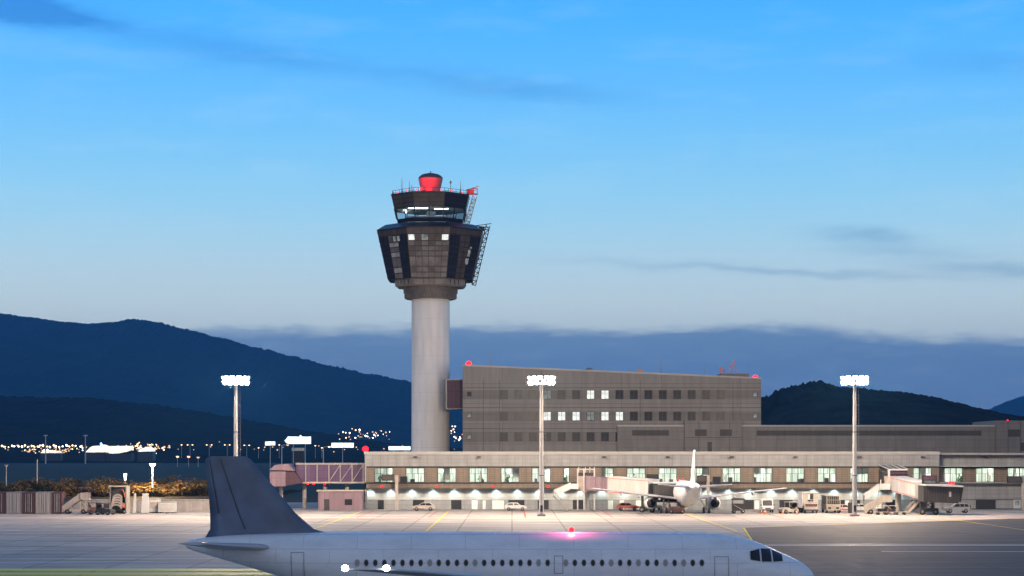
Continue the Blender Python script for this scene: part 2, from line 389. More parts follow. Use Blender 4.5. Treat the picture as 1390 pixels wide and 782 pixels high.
    vy = N(nt, 'ShaderNodeMapRange', interpolation_type='SMOOTHSTEP'); vy.inputs[1].default_value = .25; vy.inputs[2].default_value = -.5
    nt.links.new(y, vy.inputs[0])
    ve = N(nt, 'ShaderNodeMapRange', interpolation_type='SMOOTHSTEP'); ve.inputs[1].default_value = 55; ve.inputs[2].default_value = 4
    nt.links.new(elev, ve.inputs[0])
    nt.links.new(math_('MULTIPLY', math_('MULTIPLY', vy.outputs[0], ve.outputs[0]), .9), back_glow.inputs[0]); nt.links.new(mxc.outputs[2], back_glow.inputs[6]); back_glow.inputs[7].default_value = (.66, .66, .74, 1)
    mxk = N(nt, 'ShaderNodeMix', data_type='RGBA', blend_type='MULTIPLY'); mxk.inputs[0].default_value = 1
    nt.links.new(back_glow.outputs[2], mxk.inputs[6]); nt.links.new(dk.outputs[0], mxk.inputs[7])
    b2 = N(nt, 'ShaderNodeBackground'); b2.inputs[1].default_value = 1.22
    nt.links.new(mxk.outputs[2], b2.inputs[0])
    ad = N(nt, 'ShaderNodeAddShader'); nt.links.new(b1.outputs[0], ad.inputs[0]); nt.links.new(b2.outputs[0], ad.inputs[1])
    nt.links.new(ad.outputs[0], out.inputs[0])
make_world()
sl = bpy.data.lights.new('sun', 'SUN'); so = bpy.data.objects.new('sun', sl); col.objects.link(so)
sl.energy = .05; sl.angle = R(12); sl.color = (1, .82, .66); so.rotation_euler = (R(80), 0, R(60)); so.location = (-200, 300, 100)

# ------------------------------------------------------------------ ground
def ground_mat(name, c1, c2, scale, rough, joints=None, jdark=.6, stain=.35, bump=.05, marks=0.0, jw=.06, jvar=.055):
    m, nt, out = new_mat(name); b = N(nt, 'ShaderNodeBsdfPrincipled')
    tc = N(nt, 'ShaderNodeTexCoord')
    no = N(nt, 'ShaderNodeTexNoise'); no.inputs['Scale'].default_value = scale; no.inputs['Detail'].default_value = 9; no.inputs['Roughness'].default_value = .6
    nt.links.new(tc.outputs['Object'], no.inputs['Vector'])
    rp = N(nt, 'ShaderNodeValToRGB'); rp.color_ramp.elements[0].position = .32; rp.color_ramp.elements[1].position = .68
    rp.color_ramp.elements[0].color = (*c1, 1); rp.color_ramp.elements[1].color = (*c2, 1)
    nt.links.new(no.outputs['Fac'], rp.inputs[0]); last = rp.outputs[0]
    def mul(fac_socket, lo, hi, a, bb):
        nonlocal last
        mr = N(nt, 'ShaderNodeMapRange'); mr.inputs[1].default_value = lo; mr.inputs[2].default_value = hi
        mr.inputs[3].default_value = a; mr.inputs[4].default_value = bb
        nt.links.new(fac_socket, mr.inputs[0])
        mx = N(nt, 'ShaderNodeMix', data_type='RGBA', blend_type='MULTIPLY'); mx.inputs[0].default_value = 1
        nt.links.new(last, mx.inputs[6]); nt.links.new(mr.outputs[0], mx.inputs[7]); last = mx.outputs[2]
    if stain:
        mp = N(nt, 'ShaderNodeMapping'); mp.inputs['Scale'].default_value = (.05, .35, 1)
        nt.links.new(tc.outputs['Object'], mp.inputs[0])
        n2 = N(nt, 'ShaderNodeTexNoise'); n2.inputs['Scale'].default_value = 1.0; n2.inputs['Detail'].default_value = 6
        nt.links.new(mp.outputs[0], n2.inputs['Vector']); mul(n2.outputs['Fac'], .35, .62, 1 - stain, 1.05)
    if marks:                          # long rubber tracks laid along the taxi direction
        mp = N(nt, 'ShaderNodeMapping'); mp.inputs['Scale'].default_value = (.008, 1.6, 1)
        nt.links.new(tc.outputs['Object'], mp.inputs[0])
        n3 = N(nt, 'ShaderNodeTexNoise'); n3.inputs['Scale'].default_value = .5; n3.inputs['Detail'].default_value = 4
        nt.links.new(mp.outputs[0], n3.inputs['Vector']); mul(n3.outputs['Fac'], .42, .62, 1.0, 1 - marks)
    if joints:
        br = N(nt, 'ShaderNodeTexBrick'); br.offset = 0; br.inputs['Scale'].default_value = 1
        br.inputs['Brick Width'].default_value = joints; br.inputs['Row Height'].default_value = joints
        br.inputs['Mortar Size'].default_value = jw; br.inputs['Color1'].default_value = (1 - jvar, 1 - jvar, 1 - jvar, 1); br.inputs['Color2'].default_value = (1 + jvar, 1 + jvar, 1 + jvar, 1)
        br.inputs['Mortar'].default_value = (jdark, jdark, jdark, 1)
        nt.links.new(tc.outputs['Object'], br.inputs['Vector'])
        mx = N(nt, 'ShaderNodeMix', data_type='RGBA', blend_type='MULTIPLY'); mx.inputs[0].default_value = 1
        nt.links.new(last, mx.inputs[6]); nt.links.new(br.outputs['Color'], mx.inputs[7]); last = mx.outputs[2]
    nt.links.new(last, b.inputs['Base Color']); b.inputs['Specular IOR Level'].default_value = .22
    nr = N(nt, 'ShaderNodeMapRange'); nr.inputs[1].default_value = .3; nr.inputs[2].default_value = .7; nr.inputs[3].default_value = rough - .12; nr.inputs[4].default_value = rough + .12
    nt.links.new(no.outputs['Fac'], nr.inputs[0]); nt.links.new(nr.outputs[0], b.inputs['Roughness'])
    bp = N(nt, 'ShaderNodeBump'); bp.inputs['Strength'].default_value = bump; bp.inputs['Distance'].default_value = .05
    nt.links.new(no.outputs['Fac'], bp.inputs['Height']); nt.links.new(bp.outputs[0], b.inputs['Normal'])
    nt.links.new(b.outputs[0], out.inputs[0])
    return m
M['earth'] = ground_mat('earth', (.022, .022, .016), (.05, .042, .028), .05, .9, stain=.3)
M['concrete_apron'] = ground_mat('concrete_apron', (.38, .36, .34), (.50, .475, .45), .4, .8, joints=7.5, jdark=.55, stain=.38, marks=.26, jw=.11, jvar=.09)
M['asphalt'] = ground_mat('asphalt', (.075, .07, .074), (.11, .104, .108), .6, .78, stain=.38, marks=.35, joints=15, jdark=.7, jw=.12, jvar=.12)
M['line_white'] = ground_mat('line_white', (.55, .54, .52), (.78, .77, .75), .8, .6, stain=.2)
M['line_red'] = ground_mat('line_red', (.40, .06, .05), (.55, .09, .07), .8, .6, stain=.2)
M['line_yellow'] = ground_mat('line_yellow', (.78, .58, .01), (.9, .70, .015), .8, .6, stain=.2)

def sheet(name, pts, z, mat):
    b = MB(); b.add([(x, y, z) for x, y in pts], [tuple(range(len(pts)))]); return structure(b.build(name, mat))
sheet('ground', [(-11000, -300), (11000, -300), (11000, 13200), (-11000, 13200)], 0.0, 'earth')
sheet('taxiway', [(-400, -60), (500, -60), (500, 420), (-400, 420)], .004, 'asphalt')
# concrete stands; pale area brought nearer on the left in place of light trails
sheet('apron', [(-400, 100), (18, 100), (28, 222), (33, 275), (85, 317), (500, 317), (500, 419), (-400, 419)], .008, 'concrete_apron')
def line(name, x0, x1, d, w, mat, slope=0.0):
    sheet(name, [(x0, d), (x1, d + slope), (x1, d + slope + w), (x0, d + w)], .012, mat)
line('yellow_light_trail', -120, -12, 167.0, 3.4, 'line_yellow')  # yellow light trail painted as two bands on the ground
line('yellow_light_trail', -120, -12, 172.5, 3.4, 'line_yellow')
line('white_light_trail', 19, 140, 221, 1.6, 'line_white')  # pale and red light trails painted as stripes on the ground, down to the stand lines
line('red_light_trail', 19, 140, 224.5, 1.0, 'line_red')
line('white_light_trail', 40, 130, 207, .8, 'line_white')
line('red_light_trail', -140, 300, 312.5, 1.2, 'line_red')
line('white_light_trail', -140, 300, 315.2, 1.4, 'line_white')
line('red_light_trail', -140, 18, 250, .7, 'line_red')
line('white_light_trail', -140, 18, 255, .7, 'line_white')

def stand_line(x, d0, d1, w, mat): sheet('stand_line', [(x - w / 2, d0), (x + w / 2, d0), (x + w / 2, d1), (x - w / 2, d1)], .016, mat)
for px in (470, 600, 943.5, 1270):
    X = PX(px, 322); stand_line(X, 262, 356, .22, 'line_yellow'); stand_line(X - 14, 318, 357, .25, 'line_red'); stand_line(X + 14, 318, 357, .25, 'line_red')
sheet('edge_line', [(85, 316.3), (33, 274.3), (28, 221.5), (28.2, 221.4), (33.3, 274.1), (85.2, 315.9)], .012, 'line_yellow')
# ------------------------------------------------------------------ hills
def hill_mat(name, c1, c2, sc_):
    m, nt, out = new_mat(name); b = N(nt, 'ShaderNodeBsdfPrincipled'); tc = N(nt, 'ShaderNodeTexCoord')
    no = N(nt, 'ShaderNodeTexNoise'); no.inputs['Scale'].default_value = sc_; no.inputs['Detail'].default_value = 10; no.inputs['Roughness'].default_value = .65
    nt.links.new(tc.outputs['Object'], no.inputs['Vector'])
    rp = N(nt, 'ShaderNodeValToRGB'); rp.color_ramp.elements[0].position = .38; rp.color_ramp.elements[1].position = .64
    rp.color_ramp.elements[0].color = (*c1, 1); rp.color_ramp.elements[1].color = (*c2, 1)
    nt.links.new(no.outputs['Fac'], rp.inputs[0]); nt.links.new(rp.outputs[0], b.inputs['Base Color'])
    b.inputs['Roughness'].default_value = 1; b.inputs['Specular IOR Level'].default_value = 0
    nt.links.new(b.outputs[0], out.inputs[0]); return m
M['hill_far'] = hill_mat('hill_far', (.010, .014, .012), (.022, .026, .020), .008)
M['hill_mid'] = hill_mat('hill_mid', (.014, .014, .011), (.028, .025, .019), .012)
M['hill_near'] = hill_mat('hill_near', (.016, .014, .011), (.036, .028, .022), .03)

def hill(name, ridge, d0, d1, mat, step=3.0, tree=5.0, rows=22, seed=1, rough=.06):
    """ridge: (photo column, row) points of its skyline at distance d1; front foot at d0; rounded back slope"""
    rnd = random.Random(seed)
    xs = []; x = ridge[0][0]
    while x <= ridge[-1][0]: xs.append(x); x += step
    def ry(px):
        for (a, ya), (b, yb) in zip(ridge, ridge[1:]):
            if a <= px <= b:
                t = (px - a) / (b - a); t = t * t * (3 - 2 * t) * .5 + t * .5
                return ya + (yb - ya) * t
        return HY
    from mathutils import noise as mn
    vs = []; nx = len(xs)
    total = rows + 5
    for j in range(total):
        t = j / (rows - 1)
        for px in xs:
            H = max(0.0, PZ(ry(px), d1))
            X = PX(px, d1)
            if j < rows:
                Y = d0 + (d1 - d0) * t
                prof = t ** 1.15
                z = H * prof
                n = mn.fractal(Vector((X * .0016 + seed * 7, Y * .0012, 0)), 1.0, 2.0, 6)
                z += H * rough * n * math.sin(math.pi * min(1, t)) * 2
                if j > rows - 4 : z += rnd.uniform(-.2, 1) * tree * (.35 + .65 * max(0, mn.noise(Vector((X * .004, 3.3, seed))) + .4)) * min(1, H / 40)
                else: z += rnd.uniform(0, .12) * tree * min(1, H / 40)
            else:
                u = (j - rows + 1) / 5
                Y = d1 + u * (d1 - d0) * 1.0
                z = H * (1 - u) ** 1.2 - (2 if u > .99 else 0)
            vs.append((X * (1.0 if j else 1.0), Y, z - (1.5 if j == 0 else 0)))
    fs = [(j * nx + i, j * nx + i + 1, (j + 1) * nx + i + 1, (j + 1) * nx + i) for j in range(total - 1) for i in range(nx - 1)]
    b = MB(); b.add(vs, fs, 0, False)
    return structure(b.build(name, mat))
hill('mountain', [(-420, 470), (-250, 445), (0, 426), (40, 431), (90, 437.5), (120, 439.5), (150, 438), (180, 433.5), (210, 437), (250, 447), (300, 459), (350, 473), (400, 485),
                  (450, 497.5), (500, 508), (545, 516), (600, 532), (700, 565), (800, 590), (980, 617)], 5600, 8000, 'hill_far', 2.5, 9, seed=2)
hill('foothill', [(-420, 552), (-150, 540), (0, 538.5), (60, 540), (120, 541), (200, 549), (280, 561), (360, 575), (430, 588), (500, 599), (580, 607), (700, 612), (860, 615)], 2300, 3500, 'hill_mid', 4.0, 5, seed=3)
hill('wooded_hill', [(930, 617), (1000, 572), (1035, 541), (1060, 530.5), (1080, 524), (1100, 520), (1116, 519), (1140, 527), (1165, 527.5), (1200, 531), (1222, 533.5), (1245, 536), (1264, 539),
                     (1296, 547), (1328, 555), (1360, 562), (1390, 568), (1460, 583), (1600, 612)], 1150, 1700, 'hill_near', 2.0, 4.5, seed=5)
hill('distant_hill', [(1290, 600), (1340, 557), (1352, 551.5), (1370, 544), (1390, 538.5), (1450, 530), (1550, 545), (1720, 600)], 8000, 9600, 'hill_far', 4.0, 8, seed=6)

# ------------------------------------------------------------------ generic window copies
def window_meshes(w, h, name, panes=1, depth=.10):
    """frame mesh (proud of the wall by depth) and a glass mesh, origin at the window centre on the wall plane, facing -Y"""
    fr = MB(); t = .10
    fr.box(-w / 2 - t, w / 2 + t, -depth, .02, -h / 2 - t, -h / 2); fr.box(-w / 2 - t, w / 2 + t, -depth, .02, h / 2, h / 2 + t)
    fr.box(-w / 2 - t, -w / 2, -depth, .02, -h / 2, h / 2); fr.box(w / 2, w / 2 + t, -depth, .02, -h / 2, h / 2)
    for k in range(1, panes):
        x = -w / 2 + w * k / panes; fr.box(x - .04, x + .04, -depth + .01, .02, -h / 2, h / 2)
    gl = MB(); gl.box(-w / 2, w / 2, -.035, .01, -h / 2, h / 2)
    return fr, gl

# ------------------------------------------------------------------ pier building (long low front)
DP = 364.0
SP = F / DP
org = Vector((PX(495, DP), DP, 0))
pier = empty('pier_building', 'long low terminal pier with a lit window band and pale panelled parapet', 'building', org)
xL, xC, xR = PX(495, DP), PX(1275, DP), PX(1560, DP)
DR = 366.0           # the right end stands back a little
b = MB(); b.box(xL, xC, DP, DP + .5, 8.25, 10.5); b.box(xL, xL + .5, DP + .5, 404, 8.25, 10.5)
b.build('parapet', 'pier_panel', pier, org)
b = MB(); b.box(xC + .003, xR, DR, DR + .5, 8.25, 10.3); b.build('parapet', 'pier_panel', pier, org)
b = MB(); b.box(xL - .15, xC + .1, DP - .15, DP + .6, 10.5, 11.06); b.box(xL - .15, xL + .6, DP + .6, 404, 10.5, 11.06); b.box(xC + .1, xR, DR - .15, DR + .6, 10.3, 10.8)
b.build('cornice', 'pier_cornice', pier, org)
b = MB(); b.box(xL + .5, xR, DP + .62, 404, 10.2, 10.45); b.build('roof', 'dark_metal', pier, org)
b = MB(); b.box(xL + .05, xC, DP + .3, DP + .6, 7.95, 8.25); b.box(xC + .003, xR, DR + .3, DR + .6, 7.95, 8.25); b.build('window_head', 'dark_frame', pier, org)
b = MB(); b.box(xL - .05, xC, DP - .12, DP + .6, 4.95, 5.2); b.box(xC + .003, xR, DR - .12, DR + .6, 4.95, 5.2); b.build('sill', 'dark_frame', pier, org)
b = MB(); b.box(xL, xC, DP, DP + .6, 4.06, 4.95); b.build('band', 'pier_brown', pier, org)
b = MB(); b.box(xC + .003, xR, DR, DR + .5, 1.95, 4.95); b.build('lower_panel', 'pier_panel', pier, org)
b = MB(); b.box(xL, xC, DP + .6, DP + 2.2, 4.0, 4.055); b.build('soffit', 'dark_metal', pier, org)
b = MB(); b.box(xL, xC + 1, DP + 2.0, DP + 2.4, 1.85, 4.0); b.build('lower_wall', 'pier_lower', pier, org)
b = MB(); b.box(xL, xC + 1, DP + 2.06, DP + 2.4, 0, 1.85); b.box(xC + 1, xR, DR + .3, DR + .7, 0, 1.95); b.build('base_wall', 'pier_base', pier, org)
b = MB(); b.box(xL, xR, 403.5, 404, 0, 10.2); b.box(xL, xL + .4, DP + .6, 403.5, 0, 8.25); b.box(xL + .4, xR, DP + 2.5, 403, 4.06, 4.2)
b.box(xL, xL + .3, DP, DP + .6, 4.06, 8.25); b.build('rear_wall', 'pier_base', pier, org)
# window bays, measured along the facade
wins = [(508, 533), (551, 576), (594, 619), (637, 661.5), (680, 704.5), (722, 747), (765, 772.8), (817, 833), (851, 876), (894, 919), (937, 962), (980.5, 1005.5), (1023.5, 1048.5),
        (1067, 1092), (1110, 1135), (1154, 1179), (1240, 1265)]
wins_r = [(1282, 1307), (1325, 1350), (1368, 1393), (1411, 1436), (1454, 1479), (1497, 1522)]
def bay_run(ws, d, x0, x1):
    wall = []; cur = x0
    for a, c in ws:
        A, C = PX(a, d), PX(c, d)
        wall.append((cur, A, d + .25, d + .55, 5.2, 7.95)); cur = C
    wall.append((cur, x1, d + .25, d + .55, 5.2, 7.95))
    each('wall_panel', wall, 'pier_brown', pier, org)
    for i, (a, c) in enumerate(ws):
        A, C = PX(a, d), PX(c, d); w = C - A; n = max(1, round(w / 1.15))
        fr = MB(); t = .09
        fr.box(A, C, d + .2, d + .5, 7.95 - t, 7.945); fr.box(A, C, d + .2, d + .5, 5.205, 5.2 + t)
        for k in range(n + 1):
            x = A + t / 2 + (w - t) * k / n
            fr.box(x - t / 2, x + t / 2, d + .2, d + .5, 5.2 + t, 7.95 - t)
        wo = fr.build('window', 'dark_frame', pier, org)
        g = MB(); g.box(A + .02, C - .02, d + .33, d + .35, 5.25, 7.9); g.build('glass', 'clear_glass', wo, org)
bay_run(wins, DP, xL + .3, xC); bay_run(wins_r, DR, xC + .003, xR)
# the lounge behind the glass
b = MB(); b.box(xL + .3, xR, 370.5, 370.8, 5.2, 8.2); b.build('lounge_wall', 'interior', pier, org)
b = MB(); b.box(xL + .3, xR, DP + .6, 370.5, 8.21, 8.25); b.build('lounge_ceiling', 'interior_white', pier, org)
b = MB(); b.box(xL + .3, xR, DP + .6, 370.5, 5.0, 5.19); b.build('lounge_floor', 'pier_base', pier, org)
rnd = random.Random(11)
x = xL + 2; tube = []
while x < xR - 2:
    tube.append((x, x + 2.4, 367.4, 367.9, 8.12, 8.2)); x += 3.0
each('ceiling_light', tube, 'lit_interior_tube', pier, org)
seats = []; parts_ = []
for a, c in wins + wins_r[:4]:
    A, C = PX(a, 366), PX(c, 366); w = C - A
    for k in range(rnd.randint(1, 3)):
        x = rnd.uniform(A, C - .4); yy = rnd.uniform(366.8, 369)
        q = rnd.random()
        if q < .45:
            seats.append((x, x + rnd.uniform(.4, 1.0), yy, yy + .4, 5.19, 5.2 + rnd.uniform(.5, 1.0)))
        elif q < .65:
            plants = MB()
            for j in range(14):
                p = Vector((x + .3 + rnd.gauss(0, .22), yy + rnd.gauss(0, .15), 5.9 + rnd.gauss(0, .35))); plants.obox(p, (.26, .26, .2), Matrix.Rotation(rnd.random() * 3, 3, 'Y'))
            plants.cyl((x + .3, yy, 5.19), (x + .3, yy, 5.6), .2, .26, 8); plants.build('potted_plant', 'plant', pier, org)
        else:
            parts_.append((x, x + rnd.uniform(.3, .9), yy, yy + .1, 5.19, rnd.uniform(7.2, 8.0)))
blinds = []
for a, c in wins + wins_r[:4]:
    if rnd.random() < .45:
        A, C = PX(a, 366), PX(c, 366); u = rnd.choice((0, .34, .67)); blinds.append((A + (C - A) * u, A + (C - A) * min(1, u + rnd.choice((.33, .33, .66))), 366.9, 366.93, rnd.uniform(5.4, 6.9), 8.1))
each('blind', blinds, 'blind_cloth', pier, org)
each('seating', seats, 'dark_metal', pier, org); each('partition', parts_, 'interior_white', pier, org)
# ground-floor openings
each('shutter', [(PX(a, DP), PX(c, DP), DP + 2.0, DP + 2.05, .05, 1.72) for a, c in ((640, 648), (655, 659), (668, 684), (826, 833), (842, 848), (864, 876), (1026, 1034), (1150, 1155), (1190, 1200))], 'interior_white', pier, org)
each('doorway', [(PX(a, DP), PX(c, DP), DP + 2.0, DP + 2.05, .05, 1.8) for a, c in ((512, 520), (560, 575), (612, 626), (690, 712), (730, 745), (778, 800), (1012, 1025), (1036, 1052), (1060, 1078), (1092, 1104), (1128, 1149), (1158, 1170), (1205, 1225), (1240, 1262))] + [(PX(1325, DR), PX(1352, DR), DR + .24, DR + .295, .1, 1.8)], 'dark_frame', pier, org)
b = MB(); b.box(xC + 1, xR, DR + .2, DR + .32, 1.90, 1.948); b.box(xC + 1, xR, DR + .12, DR + .29, .02, .16); b.build('base_trim', 'dark_frame', pier, org)
b = MB(); b.box(PX(1376, DR), PX(1386, DR), DR + .2, DR + .29, .0, 1.85); dr = b.build('door', 'white_paint', pier, org)
b = MB(); b.box(PX(1378, DR), PX(1384, DR), DR + .16, DR + .199, .75, 1.7); b.build('door_glass', 'lit_window_dim', dr, org)
# soffit wall-washers
wl = MB(); wl.box(-.22, .22, -.12, .12, -.06, .05); wl_me = wl.mesh('wall_light', 'dark_metal')
ln = MB(); ln.box(-.18, .18, -.09, .09, -.07, -.0605); ln_me = ln.mesh('lens', 'wash_lens')
px = 501.0; k = 0
while px < 1272:
    x = PX(px, DP)
    o = link('wall_light', wl_me, pier, Vector((x, DP + 1.2, 3.94)) - org)
    link('lens', ln_me, o)
    lamp('wall_light_beam', 'SPOT', (0, 0, -.1), 300, (.80, 1, .94), o, .12, (R(26), 0, 0), R(125), .8)
    px += 28.8
# red warning lights under the sill and small cameras on the parapet
rl = MB(); rl.box(-.12, .12, -.14, 0, -.1, .1); rl_me = rl.mesh('warning_light', 'dark_metal')
rb = MB(); rb.lathe([(.0, -.02), (.16, .0), (.2, .16), (.14, .3), (0, .36)], 10, (0, -.12, -.18)); rb_me = rb.mesh('red_lens', 'red_small')
for px in (517.5, 593, 669, 744, 819):
    o = link('warning_light', rl_me, pier, Vector((PX(px, DP), DP - .0, PZ(660, DP))) - org); link('red_lens', rb_me, o)
cm = MB(); cm.box(-.06, .06, -.5, 0, .1, .2); cm.box(-.42, .42, -.75, -.35, -.1, .12); cm_me = cm.mesh('security_camera', 'dark_frame')
for px in (564, 650, 735.5, 820, 906, 993, 1079, 1166, 1252):
    link('security_camera', cm_me, pier, Vector((PX(px, DP), DP, PZ(620.5, DP))) - org)
link('security_camera', cm_me, pier, Vector((PX(1337, DR), DR, PZ(621, DR))) - org)

# ------------------------------------------------------------------ main office block behind the pier
DB = 405.0
org = Vector((PX(628, DB), DB, 0))
blk = empty('office_block', 'tall grey brown office block with rows of square windows and a sloping roofline', 'building', org)
X0, X1 = PX(628, DB), PX(1033, DB)
zt0, zt1 = PZ(497, DB), PZ(514.5, DB)
b = MB(); b.prism([(X0, 0), (X1, 0), (X1, zt1), (X0, zt0)], DB, DB + 30, 'Y'); b.build('wall', 'block_panel', blk, org)
b = MB(); b.prism([(X0 - .1, zt0), (X1 + .1, zt1), (X1 + .1, zt1 + .35), (X0 - .1, zt0 + .35)], DB - .12, DB + 30.1, 'Y'); b.build('coping', 'pier_cornice', blk, org)
b = MB()
for y0, y1 in ((530, 542), (558.5, 571.5), (586.5, 599.5)):
    b.box(X0 - .02, X1 + .02, DB - .03, DB - .002, PZ(y1, DB), PZ(y0, DB))
b.build('window_band', 'block_dark', blk, org)
b = MB()
for y in (526.5, 553.5, 582): b.box(X0 - .01, X1 + .01, DB - .06, DB - .001, PZ(y, DB) - .06, PZ(y, DB) + .06)
for px in (656, 678, 869, 995): b.box(PX(px, DB) - .05, PX(px, DB) + .05, DB - .05, DB - .032, PZ(612, DB), PZ(516, DB))
b.build('joint', 'dark_metal', blk, org)
ww, wh = 9.6 * DB / F, 11.2 * DB / F
fr, gl = window_meshes(ww, wh, 'window', 2)
fr_me = fr.mesh('window', 'dark_frame')
g_dark = gl.mesh('glass', 'dark_glass'); g_lit = gl.mesh('glass_lit', 'lit_window'); g_dim = gl.mesh('glass_dim', 'lit_window_dim')
def blk_win(px, py, me):
    o = link('window', fr_me, blk, Vector((PX(px, DB), DB - .04, PZ(py, DB))) - org); link('glass', me, o)
lit1 = {3: g_dim, 6: g_lit, 7: g_lit}; lit2 = {3: g_lit, 4: g_lit, 5: g_lit, 6: g_dim, 7: g_lit, 8: g_lit}
for i in range(16):
    px = 684 + 19.6 * i
    blk_win(px, 535.8, lit1.get(i, g_dark)); blk_win(px, 565, lit2.get(i, g_dark))
    if i < 9: blk_win(px, 593, g_dark)
fr, gl = window_meshes(5.0 * DB / F, 5.2 * DB / F, 'window'); f2 = fr.mesh('window', 'dark_frame'); g2 = gl.mesh('glass', 'lit_window_dim'); g3 = gl.mesh('glass', 'dark_glass')
for px, py, m_ in ((637, 535, g3), (637, 564, g2), (637, 593, g2), (1025, 535.5, g2), (1025, 564.5, g2)):
    o = link('window', f2, blk, Vector((PX(px, DB), DB - .04, PZ(py, DB))) - org); link('glass', m_, o)
# roof plant
b = MB(); b.box(PX(981, DB), PX(1020, DB), DB + 4, DB + 12, PZ(514, DB), PZ(506, DB)); b.build('roof_plant_room', 'block_dark', blk, org)
def whip(px, y0, y1, d=DB + 3, r=.07, base=True):
    m_ = MB(); X = PX(px, d); m_.cyl((X, d, PZ(y0, d)), (X, d, PZ(y1, d)), r, r * .5, 6)
    if base: m_.cyl((X, d, PZ(y0, d)), (X, d, PZ(y0 - 5, d)), .22, .16, 8)
    m_.build('antenna', 'grey_metal', blk, org)
whip(642, 499, 488); whip(666, 499, 475); whip(816, 506, 490, r=.05, base=False); whip(897, 509, 485); whip(956, 512, 498, r=.05, base=False); whip(852, 507, 498, r=.05, base=False)
d = DB + 4; Xd = PX(800, d); zd = PZ(505, d)
b = MB(); b.lathe([(1.1, 0), (1.1, .3), (1.02, .7), (.8, 1.05), (.45, 1.28), (0, 1.35)], 16, (Xd, d, zd - .4)); b.build('roof_dome', 'grey_metal', blk, org)
b = MB(); X = PX(868, d); z = PZ(508, d); b.box(X - .7, X + .7, d - .4, d + .4, z - .3, z + .35); b.cyl((X - .2, d, z + .35), (X - .2, d, z + 1.0), .28, .2, 8); b.obox((X + .35, d, z + .75), (.7, .4, .4), Matrix.Rotation(.5, 3, 'Y')); b.build('siren', 'orange_paint', blk, org)
b = MB(); X = PX(993, DB + 6); z = PZ(506, DB + 6); yy = DB + 6
b.cyl((X, yy, z), (X, yy, z + 1.6), .14, .1, 8); b.obox((X + .3, yy, z + 1.9), (1.5, .4, .35), Matrix.Rotation(-.9, 3, 'Y')); b.bar((X - 1, yy, z), (X + .3, yy, z + 2.0), .1); b.bar((X + 1.6, yy, z), (X + .2, yy, z + 1.6), .1)
b.cyl((X - 2.4, yy, z), (X - 2.4, yy, z + 1.2), .2, .2, 8); b.cyl((X - 1.7, yy, z), (X - 1.7, yy, z + .9), .2, .2, 8)
b.build('radar_scanner', 'red_stripe', blk, org)
def beacon(parent, org_, p, r=.45, power=120, rad=.3):
    """red obstruction lamp: short post and glowing dome"""
    m_ = MB(); m_.cyl((p[0], p[1], p[2] - 1.0), (p[0], p[1], p[2] - r * .8), .12, .12, 8); m_.cyl((p[0], p[1], p[2] - r * .8), (p[0], p[1], p[2] - r * .45), r * .8, r * .8, 10)
    o = m_.build('warning_light', 'dark_metal', parent, org_)
    l_ = MB(); l_.lathe([(r * .75, -r * .45), (r, 0), (r * .85, r * .5), (r * .45, r * .85), (0, r)], 14, p); l_.build('red_lens', 'red_lens', o, org_)
    return o
beacon(blk, org, (PX(636, DB - 1), DB + 1.2, PZ(494, DB + 1.2)), .6)
beacon(blk, org, (PX(1027, DB - 1), DB + 1.2, PZ(514.2, DB + 1.2) + .2), .6)

# low annex running right from the block
DA = 404.3
org = Vector((PX(838, DA), DA, 0))
anx = empty('annex', 'low grey brown annex with louvred vents running right behind the pier roof', 'building', org)
XA0, XA1 = PX(838, DA), PX(1351, DA)
b = MB(); b.box(XA0, XA1, DA, DB - .3 if False else DA + .65, 0, PZ(579, DA)); b.box(PX(1034, DA), XA1, DA + .65, DA + 20, 0, PZ(579, DA)); b.build('wall', 'annex_panel', anx, org)
b = MB(); b.box(XA0 - .05, XA1, DA - .1, DA + .68, PZ(579, DA), PZ(577, DA)); b.build('coping', 'pier_cornice', anx, org)
each('bay', [(PX(929, DA), PX(1006, DA), DA - .6, DA - .003, 0, PZ(571, DA)), (PX(1351, DA), PX(1560, DA), DA - .8, DA + 20, 0, PZ(571, DA))], 'annex_panel', anx, org)
each('vent', [(PX(a, DA), PX(c, DA), dd - .06, dd - .002, PZ(y1, DA), PZ(y0, DA)) for a, c, y0, y1, dd in ((858, 908, 584, 591.5, DA), (943, 959, 583, 592, DA - .6), (977, 993, 583, 592, DA - .6), (1027, 1332, 584.5, 591.5, DA), (1367, 1383, 583, 593, DA - .8), (1384, 1402, 601, 612, DA - .8), (1440, 1500, 584, 592, DA - .8))], 'louvre', anx, org)
b = MB()
for px in (948, 990): b.box(PX(px, DA) - .05, PX(px, DA) + .05, DA - .63, DA - .602, 9, PZ(571.5, DA))
b.box(PX(929, DA), PX(1006, DA), DA - .63, DA - .602, PZ(594, DA) - .05, PZ(594, DA) + .05)
for px in (1367, 1384): b.box(PX(px, DA) - .05, PX(px, DA) + .05, DA - .83, DA - .802, 9, PZ(571.5, DA))
b.box(PX(960, DA), PX(966, DA), DA - .64, DA - .61, 9, PZ(600, DA))
b.build('joint', 'dark_metal', anx, org)
beacon(anx, org, (PX(1371, DA), DA + 2, PZ(570, DA) - .1), .15)

# red lamp on the left corner of the pier roof
beacon(pier, Vector((PX(495, DP), DP, 0)), (PX(496, DP + 2), DP + 2, 11.5), .6)

